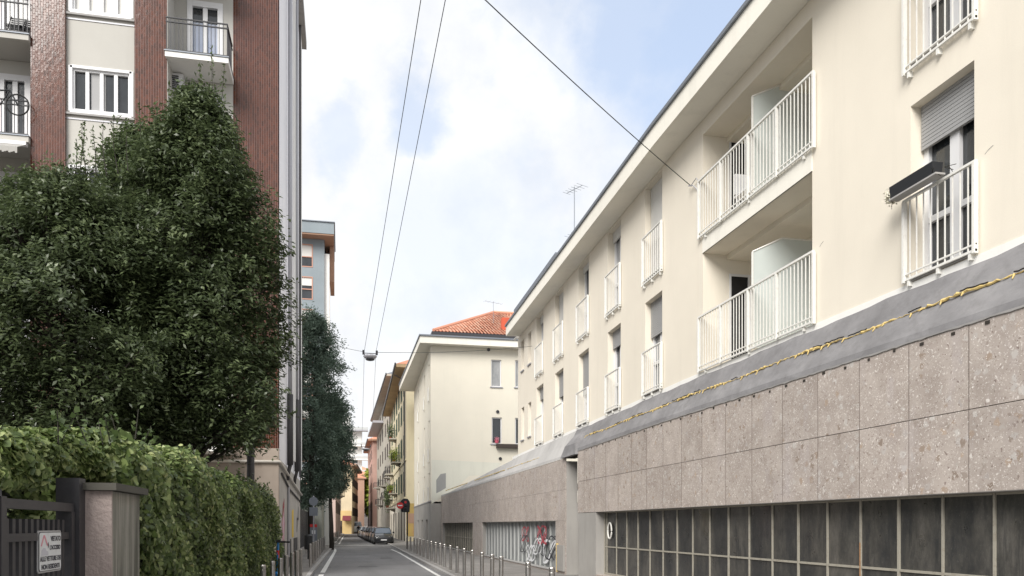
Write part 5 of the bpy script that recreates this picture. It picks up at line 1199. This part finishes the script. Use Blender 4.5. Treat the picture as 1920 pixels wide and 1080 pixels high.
for y, hw, z0_, z1_ in ((-2.4, .85, .4, 1.0), (-2.3, .95, .3, 1.15), (-1.6, 1.0, .3, 1.35), (-.9, 1.0, .3, 2.4), (-.4, 1.0, .3, 2.5), (2.6, 1.0, .3, 2.5), (2.7, .95, .35, 2.4)):
    st.append([(q.x - hw, q.y + y, z0_), (q.x + hw, q.y + y, z0_), (q.x + hw, q.y + y, z1_ * .7), (q.x + hw * .88, q.y + y, z1_), (q.x - hw * .88, q.y + y, z1_), (q.x - hw, q.y + y, z1_ * .7)])
build('body', loft(st), mat('van_white', (.62, .66, .70), .4), vn); build('windscreen', MB().hexa([(q.x - .85, q.y - 1.55, 1.42), (q.x + .85, q.y - 1.55, 1.42), (q.x + .85, q.y - 1.5, 1.4), (q.x - .85, q.y - 1.5, 1.4), (q.x - .78, q.y - 1.02, 2.25), (q.x + .78, q.y - 1.02, 2.25), (q.x + .78, q.y - .95, 2.2), (q.x - .78, q.y - .95, 2.2)]), WGLASS, vn)
for sx in (-.92, .92):
    for y in (-1.6, 1.7): build('wheel', MB().tube([(q.x + sx - .1, q.y + y, .34), (q.x + sx + .1, q.y + y, .34)], .34, 14), TYRE, vn)
# kick scooter by the hedge end
q = at_t(521, 22.6); X, Y, Z = q.x, q.y, .1; ks = thing('kick_scooter', 'blue and red electric kick scooter standing at the end of the hedge', 'scooter', (X, Y, Z))
build('stem', MB().tube([(X, Y - .42, Z + .14), (X + .03, Y - .30, Z + 1.12)], [.042, .03], 8), SBLUE, ks); build('stem_sleeve', MB().tube([(X + .018, Y - .35, Z + .62), (X + .025, Y - .32, Z + .9)], .042, 8), SRED, ks)
build('handlebar', MB().tube([(X - .28, Y - .27, Z + 1.13), (X - .1, Y - .30, Z + 1.14), (X + .16, Y - .30, Z + 1.14), (X + .34, Y - .27, Z + 1.13)], .024, 8), TYRE, ks); build('display', MB().box(WORLD, X - .06, X + .10, Z + 1.12, Z + 1.20, Y - .36, Y - .27), DMETAL, ks)
build('deck', MB().hexa([(X - .09, Y - .36, Z + .13), (X + .09, Y - .36, Z + .13), (X + .09, Y + .40, Z + .13), (X - .09, Y + .40, Z + .13), (X - .09, Y - .36, Z + .21), (X + .09, Y - .36, Z + .21), (X + .09, Y + .40, Z + .19), (X - .09, Y + .40, Z + .19)]), SBLUE, ks)
build('mudguard', MB().tube([(X, Y - .62, Z + .24), (X, Y - .52, Z + .28), (X, Y - .40, Z + .24)], .05, 6), SBLUE, ks)
for y in (-.5, .48): build('wheel', MB().tube([(X - .03, Y + y, Z + .115), (X + .03, Y + y, Z + .115)], .115, 16), TYRE, ks)

# ================================================================== PEOPLE (far down the street)
def person(px, t, label, h=1.72, rz=0, top=CLOTHD, leg=CLOTHD, stride=.16, group='people walking far down the street'):
    q = at_t(px, t); k = h / 1.72
    J = dict(pel=(0, 0, .93), waist=(0, 0, 1.08), chest=(0, 0, 1.32), neck=(0, 0, 1.46), head=(0, -.02, 1.56), crown=(0, -.01, 1.66),
        hl=(.10, 0, .88), kl=(.11, -stride * .8, .50), al=(.11, -stride * .9, .09), tl=(.12, -stride - .13, .04), hr=(-.10, 0, .88), kr=(-.11, stride * .3, .48), ar=(-.11, stride * 1.3, .12), tr=(-.12, stride * 1.1 - .08, .04),
        sl=(.19, 0, 1.38), el=(.25, .06, 1.12), wl=(.25, -.06, .88), fl=(.25, -.1, .78), sr=(-.19, 0, 1.38), er=(-.25, .03, 1.12), wr=(-.26, -.12, .90), fr_=(-.26, -.16, .80))
    rad = dict(pel=.15, waist=.135, chest=.155, neck=.06, head=.10, crown=.075, hl=.095, kl=.065, al=.045, tl=.035, hr=.095, kr=.065, ar=.045, tr=.035, sl=.07, el=.047, wl=.032, fl=.03, sr=.07, er=.047, wr=.032, fr_=.03)
    names = list(J); E = [('pel', 'waist'), ('waist', 'chest'), ('chest', 'neck'), ('neck', 'head'), ('head', 'crown'), ('pel', 'hl'), ('hl', 'kl'), ('kl', 'al'), ('al', 'tl'), ('pel', 'hr'), ('hr', 'kr'), ('kr', 'ar'), ('ar', 'tr'), ('chest', 'sl'), ('sl', 'el'), ('el', 'wl'), ('wl', 'fl'), ('chest', 'sr'), ('sr', 'er'), ('er', 'wr'), ('wr', 'fr_')]
    me = bpy.data.meshes.new('person'); me.from_pydata([tuple(c * k for c in J[n]) for n in names], [(names.index(a), names.index(b)) for a, b in E], [])
    o = bpy.data.objects.new('person', me); col.objects.link(o); sk = o.modifiers.new('Skin', 'SKIN')
    for i, n in enumerate(names): r_ = rad[n] * k; me.skin_vertices[0].data[i].radius = (r_, r_ * (.72 if n in ('pel', 'waist', 'chest') else 1))
    me.skin_vertices[0].data[0].use_root = True; o.modifiers.new('Sub', 'SUBSURF').levels = 2; o.modifiers['Sub'].render_levels = 2
    dg = bpy.context.evaluated_depsgraph_get(); dg.update(); m2 = bpy.data.meshes.new_from_object(o.evaluated_get(dg)); bpy.data.objects.remove(o)
    m2.materials.clear()
    for mm in (SKIN, top, leg, HAIR): m2.materials.append(mm)
    for p in m2.polygons:
        z = p.center.z / k; p.use_smooth = True
        p.material_index = 0 if (z > 1.45 or (abs(p.center.x) > .2 and z < .86)) else (1 if z > .92 else 2)
        if z > 1.60 or (z > 1.5 and p.center.y > .03): p.material_index = 3
    o = bpy.data.objects.new('person', m2); col.objects.link(o); o.location = (q.x, q.y, .1 if px < 645 else 0); o.rotation_euler = (0, 0, rz)
    return tag(o, label, 'person', group)
person(629, 150, 'person in dark clothes walking on the left pavement, leftmost of the group', 1.75, 0)
person(632.3, 152, 'person in a dark coat walking close beside the leftmost pedestrian', 1.68, .3, CLOTHD, CLOTHB)
person(638.5, 146, 'person in dark clothes stepping along the left kerb, right of the pair', 1.66, 3.1)
person(655, 165, 'person in dark top crossing the far roadway', 1.7, 1.5, CLOTHD, CLOTHB)
person(672, 130, 'person in a long dark coat standing beside the far parked cars', 1.78, .2, CLOTHD, CLOTHD, .05)

# ================================================================== SIGNS AND LIGHTS
q = at_t(757.5, 58); tl_ = thing('traffic_light', 'black traffic light with a round backing board on a pole by the last bollards', 'traffic light', (q.x, q.y, .1)); X, Y = q.x, q.y; zc = at_t(757, 58, 948).z
build('pole', MB().tube([(X + .25, Y + .1, .1), (X + .25, Y + .1, zc + .5)], .05, 8), DMETAL, tl_)
m = MB(); pts = [(X + .08 + .36 * math.cos(a), Y - .02, zc + .12 + .40 * math.sin(a)) for a in np.linspace(0, math.pi, 14)] + [(X - .20, Y - .02, zc - .48), (X + .40, Y - .02, zc - .48)]
m.poly(pts).poly([(a, b + .05, c) for a, b, c in pts])
for a, b in zip(pts, pts[1:] + pts[:1]): m.quad(a, b, (b[0], b[1] + .05, b[2]), (a[0], a[1] + .05, a[2]))
build('backing_board', m, IRON, tl_); build('housing', MB().box(WORLD, X - .04, X + .22, zc - .42, zc + .38, Y - .22, Y - .025), DMETAL, tl_)
for i in range(3): build('lens', MB().tube([(X + .09, Y - .25, zc + .24 - .26 * i), (X + .09, Y - .222, zc + .24 - .26 * i)], .09, 12), (SIGNR if i == 0 else DARKIN), tl_)
ne = thing('no_entry_sign', 'red round no entry sign with a white bar beside the traffic light', 'road sign', (X - .25, Y, zc)); sx_ = X - .30
build('disc', MB().tube([(sx_, Y - .30, zc), (sx_, Y - .28, zc)], .24, 20), SIGNR, ne); build('bar', MB().box(WORLD, sx_ - .16, sx_ + .16, zc - .04, zc + .04, Y - .312, Y - .302), SIGNW, ne); build('bracket', MB().box(WORLD, sx_, X + .2, zc - .02, zc + .02, Y - .275, Y - .225), DMETAL, ne)
q = at_t(588, 43); X, Y = q.x, q.y; zc = at_t(588, 43, 940).z; sp = thing('sign_post', 'round and square road signs seen from behind on a grey post under the conifer', 'road sign', (X, Y, .1))
build('post', MB().tube([(X, Y, .1), (X, Y, zc + .3)], .035, 8), GREYP, sp); build('round_sign', MB().tube([(X, Y - .06, zc), (X, Y - .04, zc)], .24, 20), SIGNB, sp)
build('square_sign', MB().box(WORLD, X - .22, X + .22, zc - .78, zc - .32, Y - .06, Y - .04), SIGNB, sp)
q = at_t(588, 46); X, Y = q.x, q.y; pm_ = thing('parking_meter', 'slim grey parking machine with a red topped face below the road signs', 'parking meter', (X, Y, .1))
build('cabinet', MB().box(WORLD, X - .20, X + .20, .1, 1.75, Y - .12, Y + .12), SIGNB, pm_); build('header', MB().box(WORLD, X - .20, X + .20, 1.6, 1.76, Y - .14, Y - .122), SIGNR, pm_); build('screen', MB().box(WORLD, X - .1, X + .1, 1.2, 1.42, Y - .14, Y - .122), SIGNW, pm_)
q = at_t(578, 38); X, Y = q.x, q.y; bn = thing('litter_bin', 'dark litter bin on a post on the left pavement by the fence', 'bin', (X, Y, .1))
build('drum', MB().lathe((X, Y, .55), [(.15, 0), (.19, .05), (.19, .65), (.12, .72)], 14), IRON, bn); build('post', MB().tube([(X, Y, .1), (X, Y, .56)], .04, 8), IRON, bn)
# ------- street lamp on crossed wires
L0 = at_t(694, 30.5, 664); YL = L0.y
def lamp(c, label, s=1):
    l = thing('street_lamp', label, 'lamp', tuple(c), 'lamps hung over the street')
    x, y, z = c
    m = MB(); m.lathe((x, y, z - .16 * s), [(.10 * s, -.05), (.20 * s, 0), (.26 * s, .06), (.25 * s, .10), (.10 * s, .15)], 18); build('housing', m, GREYP, l, smooth=True)
    build('glass', MB().lathe((x, y, z - .24 * s), [(.04 * s, -.02), (.13 * s, 0), (.18 * s, .03)], 16), GLASS, l)
    for sx in (-1, 1):
        build('clamp', MB().box(WORLD, x + sx * .25 * s - .04, x + sx * .25 * s + .04, z - .02, z + .14 * s, y - .05, y + .05), DMETAL, l); build('strut', MB().tube([(x + sx * .25 * s, y, z + .02), (x + sx * .15 * s, y, z - .10 * s)], .02, 5), DMETAL, l)
    build('yoke', MB().tube([(x - .25 * s, y, z + .03), (x + .25 * s, y, z + .03)], .015, 5), DMETAL, l)
    return l
lamp(L0, 'grey metal street lamp hung on crossing wires over the middle of the street')
L1 = at_t(686, 72, 838); lamp(L1, 'far smaller looking street lamp hung over the street near the white tower', 1.6)
def cable(name, label, pts, r, sag=0, cat='cable', group=None, m_=IRON):
    P_ = []
    for a, b in zip(pts, pts[1:]):
        a, b = Vector(a), Vector(b); n = 16
        for i in range(n + (1 if b == Vector(pts[-1]) else 0)):
            f = i / n; p = a.lerp(b, f); p.z -= sag * 4 * f * (1 - f); P_.append(p)
    o = build(name, MB().tube(P_, r, 5), m_); return tag(o, label, cat, group)
def over(px, t, py=0): return at_t(px, t, py)
G = 'overhead wires along the street'
a1, a2 = L0 + Vector((-.22, 0, .1)), L0 + Vector((.22, 0, .1))
n1, n2 = over(789, 12.2), over(835, 12.2)
cable('overhead_wire', 'left of the two thin wires running up from the hanging street lamp', [n1 + (n1 - a1) * .9, n1 * 1.0, a1], .007, .03, group=G)
cable('overhead_wire', 'right of the two thin wires running up from the hanging street lamp', [n2 + (n2 - a2) * .9, n2, a2], .007, .03, group=G)
cable('overhead_wire', 'left of the two faint wires between the near and the far street lamp', [a1, L1 + Vector((-.4, 0, .1))], .008, .8, group=G, m_=GREYP); cable('overhead_wire', 'right of the two faint wires between the near and the far street lamp', [a2, L1 + Vector((.4, 0, .1))], .008, .8, group=G, m_=GREYP)
er = at_x(998, 7.46, 649); cable('cross_wire', 'thin span wire from the hanging lamp to the cream block', [L0 + Vector((.25, 0, .08)), er], .008, .10, group=G)
cable('cross_wire', 'thin span wire from the hanging lamp towards the left side of the street', [L0 + Vector((-.25, 0, .08)), (XC, YL + .2, L0.z + .62)], .007, .02, group=G)
e2_ = at_x(1296, 7.46, 349); m_e = over(910, 11.6)
cable('span_wire', 'thick black wire slanting from the cream wall anchor up over the street', [e2_, m_e, m_e + (m_e - e2_) * .8], .009, .05, group=G)
an = thing('wall_anchor', 'twisted wire anchor eye on the cream wall left of the upper loggia', 'anchor', tuple(e2_)); x, y, z = e2_
build('eye', MB().tube([(7.46, y + .12, z + .05), (7.40, y, z), (7.44, y - .15, z - .05), (7.49, y - .25, z - .18)], .012, 5).tube([(7.44, y - .05, z), (7.44, y - .3, z + .05), (7.46, y - .42, z - .12), (7.49, y - .36, z - .2)], .010, 5), GREYP, an)
# ------- flower box hung outside the nearest railing
pb = thing('flower_box', 'long black flower box with a white drip tray hung outside the lower right window railing', 'planter', (7.2, 9.1, 6.1)); FP = FR((7.20, 0, 0), (0, 1, 0), (1, 0, 0)); y0, y1, zb_ = 8.66, 9.46, 6.09
m = MB(); m.hexa([FP.pt(y0, zb_, .02), FP.pt(y1, zb_, .02), FP.pt(y1, zb_, .14), FP.pt(y0, zb_, .14), FP.pt(y0, zb_ + .15, .0), FP.pt(y1, zb_ + .15, .0), FP.pt(y1, zb_ + .15, .16), FP.pt(y0, zb_ + .15, .16)]); build('trough', m, mat('black_plastic', (.018, .02, .024), .45), pb)
build('drip_tray', MB().box(FP, y0 - .05, y1 + .02, zb_ - .025, zb_ - .003, .01, .15), KERB, pb)
for f in (8.85, 9.3): build('hook', MB().tube([(7.32, f, 6.18), (7.40, f, 6.22), (7.46, f, 6.16)], .01, 5), DMETAL, pb)
n = 420; C_ = np.array((7.28, 9.52, 6.15)) + np.clip(RNG.normal(0, .5, (n, 3)), -1, 1) * np.array((.08, .09, .09)); leaves('blossoms', C_, RNG.normal(0, 1, (n, 3)), .035, .03, mat('pale_blossom', rough=.8, build=lambda k: k.color(k.ramp(k.noise(60, 2), [(.3, (.30, .28, .2)), (.4, (.74, .71, .60))]))), pb)
tw, tw2 = MB(), MB()
for i in range(9):
    a = Vector((7.28 + random.uniform(-.06, .06), 9.5, 6.1 + random.uniform(-.04, .1))); tw.tube([a, a + Vector((random.uniform(-.08, .08), random.uniform(.02, .14), random.uniform(-.08, .10)))], .003, 4)
    a = Vector((7.24, random.uniform(8.4, 8.8), 6.1)); tw2.tube([a, a + Vector((random.uniform(-.08, .08), random.uniform(-.15, .05), random.uniform(-.08, .12)))], .004, 4)
build('twigs', tw, TWIG, pb); build('twigs', tw2, TWIG, pb)
lv = thing('lounge_chair', 'white plastic chair behind the railing of the upper loggia', 'chair', (8.0, 14.6, F2)); x, y, z = 8.0, 14.6, F2
build('seat', MB().box(WORLD, x - .25, x + .25, z + .42, z + .46, y - .25, y + .25), PVC, lv); build('backrest', MB().hexa([(x - .25, y + .22, z + .5), (x + .25, y + .22, z + .5), (x + .25, y + .27, z + .5), (x - .25, y + .27, z + .5), (x - .2, y + .30, z + .95), (x + .2, y + .30, z + .95), (x + .2, y + .34, z + .95), (x - .2, y + .34, z + .95)]), PVC, lv)
for a in (-.22, .22):
    for b in (-.22, .22): build('leg', MB().tube([(x + a, y + b, z), (x + a * .9, y + b * .9, z + .42)], .02, 6), PVC, lv)
for o in list(bpy.data.objects):
    if o.type == 'MESH' and o.name.startswith('base_ring'): pass
